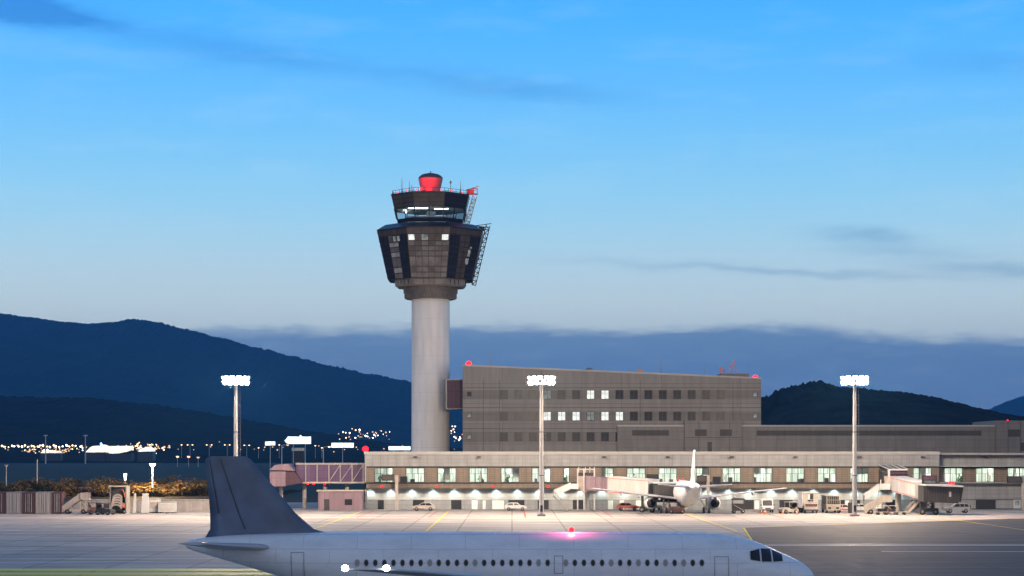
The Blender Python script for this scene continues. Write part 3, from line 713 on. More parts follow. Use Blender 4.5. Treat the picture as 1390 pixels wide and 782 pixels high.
# ------------------------------------------------------------------ control tower
DT = 420.0
TX = PX(584.5, DT)
T0 = Vector((TX, DT, 0))
tower = empty('control_tower', 'tall round concrete control tower with a dark octagonal glazed cab and red lit dome', 'tower', T0)
ts = DT / F
def tz(y): return PZ(y, DT)
b = MB(); b.lathe([(26 * ts, 0), (25.8 * ts, tz(407))], 48); b.build('shaft', 'concrete_shaft', tower)
def octv(ap, z, n=8):
    r = ap / math.cos(math.pi / n)
    return [Vector((r * math.cos(2 * math.pi * k / n - math.pi / 2 - math.pi / n), r * math.sin(2 * math.pi * k / n - math.pi / 2 - math.pi / n), z)) for k in range(n)]
def oct_shell(mb, levels, mat=0, n=8, cap0=True, cap1=True):
    rings = [octv(a * ts, tz(y), n) for a, y in levels]
    vs = [v for r_ in rings for v in r_]
    fs = [(i * n + k, i * n + (k + 1) % n, (i + 1) * n + (k + 1) % n, (i + 1) * n + k) for i in range(len(rings) - 1) for k in range(n)]
    if cap0: fs.append(tuple(range(n - 1, -1, -1)))
    if cap1: fs.append(tuple(range((len(rings) - 1) * n, len(rings) * n)))
    mb.add(vs, fs, mat)
# collar with upright fins
b = MB(); oct_shell(b, [(33.5, 406.5), (36.0, 391)], 0, 24)
for tier, (y0, y1) in enumerate(((405.5, 399.5), (398.5, 392))):
    for k in range(64):
        a = 2 * math.pi * (k + .5 * tier) / 64; r0 = (34.0 if tier == 0 else 35.2) * ts
        q = Matrix.Rotation(a, 3, 'Z')
        b.obox(q @ Vector((r0 + .1, 0, (tz(y0) + tz(y1)) / 2)), (.3, .16, tz(y1) - tz(y0)), q, 0)
b.build('collar', 'collar', tower)
b = MB(); oct_shell(b, [(44, 391), (46.5, 389), (46.8, 382.5), (54.0, 381.3)], 0, 8)
for k in range(40):
    q = Matrix.Rotation(2 * math.pi * k / 40, 3, 'Z'); b.obox(q @ Vector((47.8 * ts, 0, (tz(389) + tz(382)) / 2)), (.12, .1, tz(382) - tz(389)), q, 1)
b.build('lower_ring', ['collar_pale', 'dark_metal'], tower)
b = MB(); oct_shell(b, [(56.3, 382), (70.5, 317)]); b.build('lower_cab', 'dark_frame', tower)
# panels of the lower cab: rows x columns on each facet
rows = [0, .11, .225, .43, .535, .635, .735, .875, 1.0]
rnd = random.Random(4)
lo, hi = octv(56.3 * ts, tz(382)), octv(70.5 * ts, tz(317))
def facet_pt(k, u, t, off, lo=lo, hi=hi):
    a0, a1, b0, b1 = lo[k], lo[(k + 1) % 8], hi[k], hi[(k + 1) % 8]
    p = (a0 * (1 - u) + a1 * u) * (1 - t) + (b0 * (1 - u) + b1 * u) * t
    nrm = (a1 - a0).cross(b0 - a0).normalized()
    if nrm.dot(Vector((p.x, p.y, 0))) < 0: nrm = -nrm
    return p + nrm * off
pan = MB(); cols = 6
for k in range(8):
    for c in range(cols):
        for r_ in range(len(rows) - 1):
            u0, u1 = (c + .045) / cols, (c + .955) / cols
            t0 = rows[r_] + .010; t1 = rows[r_ + 1] - .010
            front = k == 0
            if r_ == 7: mi = 1
            elif front: mi = (2 if c in (0, 1, 4, 5) else 2) if r_ < 6 else 1
            elif k in (7, 1):
                cc = c if k == 7 else 5 - c
                mi = 0 if cc in (4, 5) else (2 if cc in (2, 3) and k == 7 else (1 if cc in (2, 3) else 0))
                if cc in (2, 3) and k == 7 and r_ in (1, 3, 5): mi = 3
            else: mi = 0 if c % 3 else 1
            if front and rnd.random() < .18: mi = 1
            P0 = [facet_pt(k, u, t, .01) for u, t in ((u0, t0), (u1, t0), (u1, t1), (u0, t1))]
            P1 = [facet_pt(k, u, t, .07) for u, t in ((u0, t0), (u1, t0), (u1, t1), (u0, t1))]
            pan.add(P0 + P1, [(4, 5, 6, 7), (0, 1, 5, 4), (1, 2, 6, 5), (2, 3, 7, 6), (3, 0, 4, 7)], mi)
lc = pan.build('cladding', ['navy_panel', 'brown_panel', 'grey_panel', 'pale_panel'], tower)
def facet_patch(name, k, u0, u1, t0, t1, mat, parent=tower, off0=.08, off1=.13, lo=lo, hi=hi):
    m_ = MB(); P0 = [facet_pt(k, u, t, off0, lo, hi) for u, t in ((u0, t0), (u1, t0), (u1, t1), (u0, t1))]; P1 = [facet_pt(k, u, t, off1, lo, hi) for u, t in ((u0, t0), (u1, t0), (u1, t1), (u0, t1))]
    m_.add(P0 + P1, [(4, 5, 6, 7), (0, 1, 5, 4), (1, 2, 6, 5), (2, 3, 7, 6), (3, 0, 4, 7)]); return m_.build(name, mat, parent)
for u0, u1, mt in ((.03, .17, 'lit_window'), (.34, .49, 'lit_window_dim'), (.82, .97, 'lit_window')):
    facet_patch('window', 0, u0, u1, .752, .862, mt)
facet_patch('window', 7, .52, .60, .75, .85, 'lit_window_dim'); facet_patch('window', 7, .66, .74, .75, .85, 'lit_window_dim')
# sloping dark roof between the two cabs
b = MB(); oct_shell(b, [(70.9, 317), (71.2, 315.8), (60, 308.5), (58, 307.8), (45, 307)]); b.build('shoulder_roof', 'navy_panel', tower)
# upper cab: base, open glazing, sloped dark visor
def upap(y): return 43.5 + (305.7 - y) / 37.1 * 8.2
b = MB(); oct_shell(b, [(upap(306.5), 307), (upap(300), 300)]); b.build('upper_cab_base', 'navy_panel', tower)
b = MB(); oct_shell(b, [(upap(286), 286), (upap(268.6), 268.6)]); uc = b.build('upper_cab', 'dark_frame', tower)
lo2, hi2 = octv(upap(286) * ts, tz(286)), octv(upap(268.6) * ts, tz(268.6))
pan = MB()
for k in range(8):
    for c in range(2):
        for r_ in range(3):
            u0, u1 = (c + .03) / 2, (c + .97) / 2; t0, t1 = r_ / 3 + .03, (r_ + 1) / 3 - .03
            P0 = [facet_pt(k, u, t, .01, lo2, hi2) for u, t in ((u0, t0), (u1, t0), (u1, t1), (u0, t1))]; P1 = [facet_pt(k, u, t, .06, lo2, hi2) for u, t in ((u0, t0), (u1, t0), (u1, t1), (u0, t1))]
            pan.add(P0 + P1, [(4, 5, 6, 7), (0, 1, 5, 4), (1, 2, 6, 5), (2, 3, 7, 6), (3, 0, 4, 7)], (1 if k in (7, 0) else 0))
pan.build('visor_cladding', ['navy_panel', 'brown_panel'], tower)
glo, ghi = octv(upap(300) * ts, tz(300)), octv(upap(286) * ts, tz(286))
gm = MB(); mm = MB()
for k in range(8):
    gm.quad(facet_pt(k, .02, 0, -.02, glo, ghi), facet_pt(k, .98, 0, -.02, glo, ghi), facet_pt(k, .98, 1, -.02, glo, ghi), facet_pt(k, .02, 1, -.02, glo, ghi))
    for u in (0, .5): mm.bar(facet_pt(k, u, 0, .03, glo, ghi), facet_pt(k, u, 1, .03, glo, ghi), .22 if u == 0 else .14)
mm.build('mullion', 'dark_frame', tower); gm.build('cab_glazing', 'cab_glass', tower)
b = MB(); b.box(-1.6, 1.6, 1.5, 3.2, tz(300), tz(294)); b.box(-5.2, 5.2, -5.0, -4.4, tz(300), tz(297.2)); b.box(-5.4, -4.7, -3.5, 4, tz(300), tz(297)); b.box(4.7, 5.4, -3.5, 4, tz(300), tz(297))
b.box(-1.0, 1.0, .4, 1.2, tz(300), tz(286)); b.build('control_desk', 'interior_white', tower)
b = MB(); rg = octv(upap(286) * ts * .95, tz(286) - .06); b.add(rg, [tuple(range(8))]); b.build('cab_ceiling', 'interior_white', tower)
each('cab_light', [(-4.6, -.4, -5.2, -4.9, tz(286) - .2, tz(286) - .07), (-5.7, -5.4, -2.5, 2.5, tz(286) - .2, tz(286) - .07), (1.0, 4.0, -4.0, -3.8, tz(286) - .2, tz(286) - .07)], 'cab_tube', tower, (0, 0, 0))
# roof deck railing with small red lamps
b = MB(); ring = octv(50.5 * ts, tz(268.6)); 
for k in range(8):
    a_, c_ = ring[k], ring[(k + 1) % 8]
    for hz in (.55, 1.1): b.bar(a_ + Vector((0, 0, hz)), c_ + Vector((0, 0, hz)), .07)
    for j in range(6): p = a_.lerp(c_, j / 6); b.bar(p, p + Vector((0, 0, 1.1)), .07)
b.build('railing', 'dark_metal', tower)
b = MB(); oct_shell(b, [(52.2, 268.7), (52.6, 267.8), (52.6, 266.6), (45, 266.4)]); b.build('roof_edge', 'dark_metal', tower)
sm = MB(); sm.lathe([(.0, -.1), (.14, -.05), (.16, .12), (0, .24)], 8); sm_me = sm.mesh('red_lamp', 'red_small')
for k, u in ((7, .25), (7, .7), (0, .1), (0, .9), (1, .3), (1, .8)):
    p = ring[k].lerp(ring[(k + 1) % 8], u); link('red_lamp', sm_me, tower, p + Vector((0, -.3, .55)))
# radome: lit red, with some of the glow put into its colour
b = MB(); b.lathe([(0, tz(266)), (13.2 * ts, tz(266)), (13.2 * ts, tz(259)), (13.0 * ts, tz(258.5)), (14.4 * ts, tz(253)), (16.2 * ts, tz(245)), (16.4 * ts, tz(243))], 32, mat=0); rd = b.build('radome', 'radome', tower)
b = MB(); b.lathe([(16.6 * ts, tz(243)), (16.6 * ts, tz(242)), (15 * ts, tz(239.5)), (11 * ts, tz(237)), (5 * ts, tz(235.6)), (0, tz(235.3))], 32); b.cyl((0, 0, tz(235.4)), (0, 0, tz(232)), .1, .08, 6); b.build('radome_cap', 'radome_cap', rd)
beacon(tower, (0, 0, 0), (PX(583.5, DT) - TX, -4.8, tz(261.5)), .55)
lamp('red_glow', 'POINT', (PX(583.5, DT) - TX, -6.2, tz(262)), 1300, (1, .02, .04), tower, .5)
lamp('red_glow', 'POINT', (PX(571, DT) - TX, -4.6, tz(260)), 600, (1, .03, .05), tower, .4)
beacon(tower, (0, 0, 0), (PX(573, DT) - TX, -3.6, tz(260)), .35)
for px, y0 in ((546, 243), (556, 247.5), (559.5, 251), (612, 246), (625.5, 247.5)):
    b = MB(); X = PX(px, DT) - TX; yy = -1.2; b.cyl((X, yy, tz(266.5)), (X, yy, tz(y0)), .1, .05, 6); b.cyl((X, yy, tz(266.5)), (X, yy, tz(261)), .18, .14, 6)
    if px == 612: b.box(X - .2, X + .2, yy - .2, yy + .2, tz(250), tz(247))
    b.build('antenna', 'grey_metal', tower)
# lattice cleaning gantries on the right flank
def lattice(p0, p1, w, n, mat, name, parent=tower, depth=1.0, extra=None):
    m_ = MB(); p0, p1 = Vector(p0), Vector(p1); up = (p1 - p0).normalized(); side = Vector((up.z, 0, -up.x)); dy = Vector((0, depth / 2, 0))
    for s_ in (-.5, .5):
        for e in (-1, 1): m_.bar(p0 + side * w * s_ + dy * e, p1 + side * w * s_ + dy * e, .14)
    for i in range(n):
        a_, c_ = p0.lerp(p1, i / n), p0.lerp(p1, (i + 1) / n)
        for e in (-1, 1):
            m_.bar(a_ + side * w * .5 + dy * e, a_ - side * w * .5 + dy * e, .1)
            sgn = 1 if i % 2 else -1
            m_.bar(a_ + side * w * .5 * sgn + dy * e, c_ - side * w * .5 * sgn + dy * e, .08)
    if extra: extra(m_)
    return m_.build(name, mat, parent)
def tp(px, py, yy=0.0): return Vector((PX(px, DT) - TX, yy, tz(py)))
def ex1(m_):
    m_.bar(tp(640, 306), tp(664, 309), .18); m_.bar(tp(641, 307), tp(667, 303.5), .14); m_.bar(tp(650, 308), tp(652, 315), .12); m_.obox(tp(654, 311), (1.2, 1.2, .8))
    m_.bar(tp(640, 306), tp(648, 318), .12); m_.bar(tp(640, 381), tp(643, 386), .15); m_.bar(tp(648, 345), tp(653, 347), .12)
lattice(tp(643, 387), tp(662.5, 306), .85, 14, 'dark_metal', 'gantry', extra=ex1)
def ex2(m_):
    m_.bar(tp(631, 268), tp(634, 300), .12); m_.bar(tp(626, 307), tp(632, 306.5), .15)
lattice(tp(633.5, 306), tp(644.5, 266), .9, 8, 'galv', 'gantry', extra=ex2)
b = MB(); b.obox(tp(641, 263.5), (2.4, 1.2, .18)); b.bar(tp(633.5, 263), tp(633.5, 257), .14); b.bar(tp(648, 264), tp(648, 256), .14); b.bar(tp(633.5, 257.5), tp(648, 255.5), .14); b.bar(tp(634, 258), tp(650, 252.5), .14); b.bar(tp(634, 262), tp(648, 257), .1); b.bar(tp(640, 263), tp(643, 256.5), .1); b.obox(tp(639, 260.5), (1.4, .8, .9))
b.build('gantry_platform', 'red_paint', tower)
lamp('red_glow', 'POINT', tp(641, 259, -2.0), 60, (1, .05, .05), tower, .3)
# window glints put in as dim glowing strips on the right facet
for u0, u1, t0, t1 in ((.62, .72, .30, .42), (.66, .74, .46, .60), (.70, .76, .62, .66)): facet_patch('window', 1, u0, u1, t0, t1, 'lit_window_dim')
# plum link bridge between tower and block
org = Vector((PX(610, 412), 412, 0))
lk = empty('link_bridge', 'dark plum enclosed footbridge between the tower shaft and the office block', 'footbridge', org)
b = MB(); b.box(PX(607.5, 412), PX(628.5, 412), 408.5, 415.5, PZ(555, 412), PZ(517, 412)); b.build('wall', 'plum', lk, org)
b = MB(); b.box(PX(606, 412), PX(628.5, 412), 408.2, 415.8, PZ(517, 412), PZ(515.6, 412)); b.box(PX(606.5, 412), PX(628.5, 412), 408.3, 415.7, PZ(556, 412), PZ(555, 412)); b.box(PX(605.8, 412), PX(607.4, 412), 408.3, 415.7, PZ(555, 412), PZ(517, 412)); b.build('trim', 'grey_metal', lk, org)

# ------------------------------------------------------------------ floodlight masts
DM = 325.0
def make_mast(loc, label):
    root = empty('floodlight_mast', label, 'floodlight mast', loc, 0, 'floodlight masts on the apron')
    H = PZ(517, DM)
    b = MB(); b.cyl((0, 0, .35), (0, 0, H + .3), .42, .27, 16); b.build('pole', 'galv', root)
    b = MB()
    for x in (.42, .82): b.bar((x, .1, 3.0), (x - .12, .1, H - 1.0), .05)
    z = 3.2
    while z < H - 1.2: b.bar((.42 - .12 * z / H, .1, z), (.82 - .12 * z / H, .1, z), .04); z += .6
    for z in (4, 9, 14, 19): b.bar((.2, .05, z), (.75, .1, z), .06)
    b.build('ladder', 'grey_metal', root)
    each('control_box', [(-.22, .22, -.52, -.40, .8, 1.9)], 'dark_metal', root, (0, 0, 0))
    for f_, r_ in ((.62, .37), (.3, .42)): b = MB(); b.cyl((0, 0, H * f_), (0, 0, H * f_ + .12), r_, r_, 14); b.build('collar', 'dark_metal', root)
    b = MB(); b.cyl((0, 0, H + .3), (0, 0, H + 1.5), .06, .03, 6); b.build('lightning_rod', 'dark_metal', root)
    b = MB(); b.box(-.7, .7, -.7, .7, .012, .36); b.build('base', 'barrier', root)
    b = MB()
    for z in (H - .42, H + .42):
        for k in range(16):
            a0, a1 = 2 * math.pi * k / 16, 2 * math.pi * (k + 1) / 16
            b.bar((2.0 * math.cos(a0), 2.0 * math.sin(a0), z), (2.0 * math.cos(a1), 2.0 * math.sin(a1), z), .1)
    for k in range(6):
        a = 2 * math.pi * k / 6; b.bar((0, 0, H), (2.0 * math.cos(a), 2.0 * math.sin(a), H - .42), .1); b.bar((0, 0, H), (2.0 * math.cos(a), 2.0 * math.sin(a), H + .42), .1)
    b.build('carriage', 'galv', root)
    hs = MB(); hs.prism([(-.36, 0), (.36, 0), (.28, .3), (-.28, .3)], -.3, .3, 'Y')
    hs_me = hs.mesh('floodlight', 'dark_metal')
    ls = MB(); ls.quad((-.33, -.27, -.012), (-.33, .27, -.012), (.33, .27, -.012), (.33, -.27, -.012)); ls_me = ls.mesh('lens', 'flood_lens')
    for row, z in enumerate((H - .42, H + .42)):
        for k in range(12):
            # two thirds of the lamps face the open apron, one third the building side
            a = -math.pi / 2 + (math.radians(-105 + 30 * k) if k < 8 else math.radians(180 - 72 + 48 * (k - 8))) + (.13 if row else -.13)
            o = link('floodlight', hs_me, root, (2.15 * math.cos(a), 2.15 * math.sin(a), z))
            # local -Z is the beam: tilt it outward and down
            dirv = Vector((math.cos(a), math.sin(a), -.42 if k < 8 else -.62)).normalized()
            o.rotation_euler = (-dirv).to_track_quat('Z', 'Y').to_euler()
            link('lens', ls_me, o)
    return root
make_mast((PX(320, DM), DM, 0), 'leftmost floodlight mast, against the dark mountain left of the control tower')
make_mast((PX(735, DM), DM, 0), 'middle floodlight mast, in front of the grey office block')
make_mast((PX(1160, DM), DM, 0), 'rightmost floodlight mast, in front of the wooded hill beside the parked loaders')

# ------------------------------------------------------------------ airliner
STN = [  # x aft of nose, z top, z bottom, half width
    (0.0, 3.22, 3.18, .02), (.12, 3.5, 2.92, .30), (.4, 3.80, 2.66, .62), (.8, 4.08, 2.44, .90), (1.3, 4.34, 2.26, 1.14), (1.9, 4.60, 2.09, 1.36), (2.5, 4.88, 1.97, 1.53), (3.1, 5.16, 1.88, 1.66),
    (3.8, 5.42, 1.82, 1.78), (4.6, 5.62, 1.77, 1.88), (5.6, 5.77, 1.74, 1.94), (6.8, 5.85, 1.73, 1.97), (8.5, 5.87, 1.73, 1.975), (12, 5.87, 1.73, 1.975), (16, 5.87, 1.73, 1.975), (20, 5.87, 1.73, 1.975), (24, 5.87, 1.73, 1.975),
    (26, 5.87, 1.79, 1.97), (28, 5.87, 2.10, 1.91), (30, 5.86, 2.62, 1.76), (32, 5.82, 3.22, 1.50), (34, 5.74, 3.84, 1.14), (35.5, 5.64, 4.28, .82), (36.7, 5.52, 4.62, .52), (37.4, 5.36, 4.84, .28), (37.57, 5.2, 5.0, .1)]
def fus(x):
    for a, c in zip(STN, STN[1:]):
        if a[0] <= x <= c[0]:
            t = (x - a[0]) / (c[0] - a[0]); return [a[i] + (c[i] - a[i]) * t for i in range(1, 4)]
    return STN[-1][1:]
def fus_pt(x, ang, off=0.0, side=-1):
    zt, zb, hw = fus(x); zc = (zt + zb) / 2; hh = (zt - zb) / 2
    return Vector((-x, side * (hw + off) * math.cos(ang), zc + (hh + off) * math.sin(ang)))
def fus_ang(x, z):
    zt, zb, hw = fus(x); zc = (zt + zb) / 2; hh = (zt - zb) / 2
    return math.asin(max(-1, min(1, (z - zc) / hh)))
def loft(mb, secs, mat=0, smooth=True, cap=True):
    n = len(secs[0]); vs = [p for s_ in secs for p in s_]
    mb.add(vs, [(i * n + k, i * n + (k + 1) % n, (i + 1) * n + (k + 1) % n, (i + 1) * n + k) for i in range(len(secs) - 1) for k in range(n)], mat, smooth)
    if cap: mb.add(secs[0], [tuple(range(n - 1, -1, -1))], mat); mb.add(secs[-1], [tuple(range(n))], mat)
FOIL = [(0, 0), (.04, .034), (.15, .055), (.35, .062), (.6, .045), (.85, .018), (1, .002), (.85, -.012), (.6, -.03), (.35, -.045), (.15, -.04), (.04, -.026)]
def wing_sec(xle, y, z, chord, thick=1.0): return [Vector((-(xle + chord * u), y, z + chord * v * thick)) for u, v in FOIL]
def fin_sec(xle, z, chord): return [Vector((-(xle + chord * u), chord * v * .9, z)) for u, v in FOIL]
def make_airliner(name, label, group, loc, rz, fin_mat, detail=True, landing=False, fin_top=11.3):
    """nose towards local +X, nose tip at the origin, ground at z=0"""
    root = empty(name, label, 'airliner', loc, rz, group)
    b = MB(); secs = []
    for x, zt, zb, hw in STN:
        zc, hh = (zt + zb) / 2, (zt - zb) / 2
        secs.append([Vector((-x, hw * math.cos(2 * math.pi * k / 40), zc + hh * math.sin(2 * math.pi * k / 40))) for k in range(40)])
    loft(b, secs); body = b.build('fuselage', 'plane_skin', root)
    sub = body.modifiers.new('smooth', 'SUBSURF'); sub.levels = 1; sub.render_levels = 1
    # wing-body fairing
    b = MB(); b.lathe([(0, -21.5), (.7, -20.5), (1.25, -18.5), (1.45, -15), (1.3, -12), (.8, -10.2), (0, -9.4)], 20, (0, 0, 2.35), axis='X'); b.build('belly_fairing', 'plane_white', root)
    for s_ in (-1, 1):
        b = MB(); loft(b, [wing_sec(11.2, s_ * 1.4, 2.55, 7.2, 1.1), wing_sec(15.2, s_ * 6.4, 3.2, 4.4, .95), wing_sec(20.6, s_ * 12.5, 4.05, 2.9, .85), wing_sec(24.1, s_ * 16.6, 4.6, 2.3, .8), wing_sec(24.7, s_ * 17.0, 4.66, 2.0, .4)])
        w = b.build('wing', 'wing_grey', root)
        for yy, xx, zz in ((4.6, 18.6, 2.75), (8.4, 20.3, 3.2), (11.6, 22.0, 3.65)):
            b = MB(); b.lathe([(0, 1.6), (.22, .9), (.27, 0), (.2, -1.0), (0, -1.7)], 10, (-xx, s_ * yy, zz - .12), axis='X'); b.build('flap_fairing', 'wing_grey', w)
        b = MB(); loft(b, [wing_sec(32.0, s_ * .7, 4.95, 4.3), wing_sec(35.4, s_ * 6.2, 5.45, 1.6)]); b.build('tailplane', 'wing_grey', root)
        # engine
        ex, ey, ez = 10.6, s_ * 5.75, 1.72
        b = MB(); b.lathe([(.98, 1.55), (1.1, 1.3), (1.2, .6), (1.18, -.6), (1.02, -1.6), (.86, -2.3), (.80, -2.3)], 28, (-ex - 1.2, ey, ez), axis='X'); e = b.build('engine', 'plane_white', root)
        b = MB(); b.lathe([(.86, 1.3), (.88, 1.5), (.93, 1.6), (1.0, 1.56), (1.05, 1.45)], 28, (-ex - 1.2, ey, ez), axis='X'); b.build('intake_lip', 'nacelle_lip', e)
        b = MB(); b.lathe([(.86, 1.3), (.84, .2)], 28, (-ex - 1.2, ey, ez), axis='X'); b.lathe([(.84, .25), (.3, .3), (0, .75)], 24, (-ex - 1.2, ey, ez), axis='X'); b.lathe([(.8, -2.25), (.55, -2.3), (.4, -3.0), (.1, -3.5), (0, -3.5)], 24, (-ex - 1.2, ey, ez), axis='X'); b.build('fan', 'fan_dark', e)
        b = MB(); b.prism([(-ex - .6, 2.75), (-ex - 4.6, 3.0), (-ex - 5.0, 2.6), (-ex - 3.3, 2.3), (-ex - .9, 2.5)], ey - .14, ey + .14, 'Y'); b.build('pylon', 'plane_white', e)
        # main gear
        b = MB(); gx, gy = 17.9, s_ * 3.8; b.cyl((-gx, gy, 2.7), (-gx, gy, .55), .16, .13, 10); b.bar((-gx + .8, gy * .75, 2.4), (-gx, gy, .9), .12)
        g = b.build('landing_gear', 'grey_metal', root)
        for q in (-.46, .46):
            b = MB(); b.lathe([(.0, -.2), (.42, -.2), (.56, -.12), (.58, 0), (.56, .12), (.42, .2), (0, .2)], 18, (-gx, gy + q, .58), axis='Y'); b.build('wheel', 'rubber', g)
    b = MB(); b.cyl((-5.1, 0, 2.2), (-5.1, 0, .42), .12, .1, 10); g = b.build('landing_gear', 'grey_metal', root)
    for q in (-.25, .25):
        b = MB(); b.lathe([(.0, -.12), (.3, -.12), (.4, -.06), (.4, .06), (.3, .12), (0, .12)], 16, (-5.1, q, .41), axis='Y'); b.build('wheel', 'rubber', g)
    b = MB(); loft(b, [fin_sec(28.2, 5.55, 8.2), fin_sec(29.9, 6.05, 6.2), fin_sec(31.0, 7.0, 5.1), fin_sec(31.0 + 3.4 * (fin_top - 7.2) / 4.1, fin_top - .2, 2.75), fin_sec(31.4 + 3.4 * (fin_top - 7.2) / 4.1, fin_top, 2.1)]); fin = b.build('tail_fin', fin_mat, root)
    b = MB()
    for s_ in (-1, 1):           # rudder hinge line and tab line
        for u in (.66, .9):
            ft = fin_top
            for (xa, za, ca), (xb, zb_, cb_) in (((29.9, 6.05, 6.2), (31.0, 7.0, 5.1)), ((31.0, 7.0, 5.1), (31.0 + 3.4 * (ft - 7.2) / 4.1, ft - .2, 2.75))):
                if u == .9 and za < 6.5: continue
                v = (.040 if u == .66 else .016) * .9
                pt = lambda x, z, c, uu: (-(x + c * uu), s_ * (c * v + .012), z)
                e = .035 / ca
                b.quad(pt(xa, za, ca, u - e), pt(xa, za, ca, u + e), pt(xb, zb_, cb_, u + e), pt(xb, zb_, cb_, u - e))
    b.build('rudder_gap', 'dark_frame', fin)
    b = MB(); b.lathe([(.0, -.1), (.14, -.08), (.14, .08), (0, .18)], 10, (-14.5, 0, 5.98)); b.build('beacon', 'red_lens' if landing else 'red_small', root)
    if detail:
        # cockpit glazing: four panes a side, each a patch of the nose surface
        for s_ in (-1, 1):
            for x0, x1, z0a, z1a, z0b, z1b in ((2.02, 2.62, 4.18, 4.62, 4.16, 4.86), (2.72, 3.32, 4.16, 4.86, 4.18, 4.92), (3.42, 4.0, 4.2, 4.9, 4.30, 4.78)):
                m_ = MB(); g_ = [[], []]
                for off, L in ((.012, g_[0]), (.03, g_[1])):
                    for u in range(4):
                        x = x0 + (x1 - x0) * u / 3; zb_ = z0a + (z0b - z0a) * u / 3; zt_ = z1a + (z1b - z1a) * u / 3
                        for v in range(4):
                            z = zb_ + (min(zt_, fus(x)[0] - .12) - zb_) * v / 3; L.append(fus_pt(x, fus_ang(x, z), off, s_))
                m_.add(g_[1], [(u * 4 + v, u * 4 + v + 1, u * 4 + v + 5, u * 4 + v + 4) for u in range(3) for v in range(3)]); m_.build('cockpit_window', 'dark_glass', root)
            # cabin windows share one mesh
            ang = fus_ang(12, 4.13); m_ = MB(); pts = []
            for k in range(10):
                a = 2 * math.pi * k / 10; p = fus_pt(12 - .125 * math.cos(a), fus_ang(12, 4.13 + .185 * math.sin(a)), .014, s_); pts.append(p - Vector((-12, 0, 0)))
            fp = []
            for k in range(10):
                a = 2 * math.pi * k / 10; p = fus_pt(12 - .165 * math.cos(a), fus_ang(12, 4.13 + .235 * math.sin(a)), .008, s_); fp.append(p - Vector((-12, 0, 0)))
            m_.add(fp, [tuple(range(10))], 1); m_.add(pts, [tuple(range(10))], 0); me = m_.mesh('cabin_window', ['dark_glass', 'wing_grey']); me_b = m_.mesh('cabin_window', ['window_blind', 'wing_grey']); rw = random.Random(9)
            x = 6.9
            while x < 27.2:
                if not (15.1 < x < 15.5): link('cabin_window', me_b if rw.random() < .16 else me, root, (-x, 0, 0))
                x += .533
            # doors: thin outline and skin panel
            for x0, w_, z0, z1 in ((5.3, .82, 2.65, 4.5), (30.3, .76, 3.25, 4.75), (15.05, .5, 3.5, 4.55)):
                m_ = MB(); N_ = 6
                def strip(xa, xb, za, zb_):
                    L = []
                    for v in range(N_ + 1):
                        z = za + (zb_ - za) * v / N_
                        L += [fus_pt(xa, fus_ang(xa, z), .012, s_), fus_pt(xb, fus_ang(xb, z), .012, s_)]
                    m_.add(L, [(2 * v, 2 * v + 1, 2 * v + 3, 2 * v + 2) for v in range(N_)])
                strip(x0, x0 + .035, z0, z1); strip(x0 + w_, x0 + w_ + .035, z0, z1); strip(x0, x0 + w_, z0, z0 + .035); strip(x0, x0 + w_, z1 - .035, z1)
                m_.build('door', 'grey_metal', root)
    if landing:
        lamp('beacon_glow', 'POINT', (-14.5, 0, 6.6), 350, (1, .12, .28), root, .15)
        for xx, yy, zz in ((24.45, -16.95, 4.72), (26.55, -16.95, 4.72)):
            b = MB(); b.lathe([(0, -.18), (.15, -.11), (.18, 0), (.15, .11), (0, .18)], 14, (-xx, yy - .12, zz)); b.build('wing_light', 'strobe_lens', root)
    return root
DF = 114.5
make_airliner('taxiing_airliner', 'white airliner with a dark navy tail fin taxiing in the foreground with wingtip lights on', None, (PX(1105, DF), DF, 0), 0, 'plane_navy', True, True, 10.4)
D2 = 359.0
make_airliner('parked_airliner', 'all white airliner seen from behind, parked nose in at the pier', None, (PX(943.5, 322), D2 - .5, 0), R(90), 'plane_white', False)

# ------------------------------------------------------------------ boarding bridges
def tunnel(name, p0, p1, w, h, mat, parent, org, ribs=0, stripe=False, taper=1.0):
    """box tube whose floor centre line runs p0 -> p1"""
    m_ = MB(); p0, p1 = Vector(p0), Vector(p1); dr = (p1 - p0); flat = Vector((dr.x, dr.y, 0)).normalized(); sd = Vector((-flat.y, flat.x, 0)) * (w / 2); up = Vector((0, 0, h))
    vs = [p0 - sd, p0 + sd, p0 + sd + up, p0 - sd + up, p1 - sd, p1 + sd, p1 + sd + up, p1 - sd + up]
    m_.add(vs, [(0, 1, 2, 3), (7, 6, 5, 4), (0, 4, 5, 1), (1, 5, 6, 2), (2, 6, 7, 3), (3, 7, 4, 0)])
    o = m_.build(name, mat, parent, org)
    if ribs:
        r_ = MB()
        for k in range(ribs + 1):
            c = p0.lerp(p1, k / ribs)
            for s_ in (-1, 1): r_.bar(c + sd * s_ * 1.015, c + sd * s_ * 1.015 + up, .1)
            r_.bar(c - sd * 1.03 + up * 1.01, c + sd * 1.03 + up * 1.01, .1)
        r_.build('rib', 'grey_metal', o, org)
    if stripe:
        r_ = MB()
        for f_ in (.07, .90):
            for s_ in (-1, 1): r_.bar(p0 + sd * s_ * 1.01 + up * f_, p1 + sd * s_ * 1.01 + up * f_, .04, .12)
        r_.build('stripe', 'red_stripe', o, org)
    return o
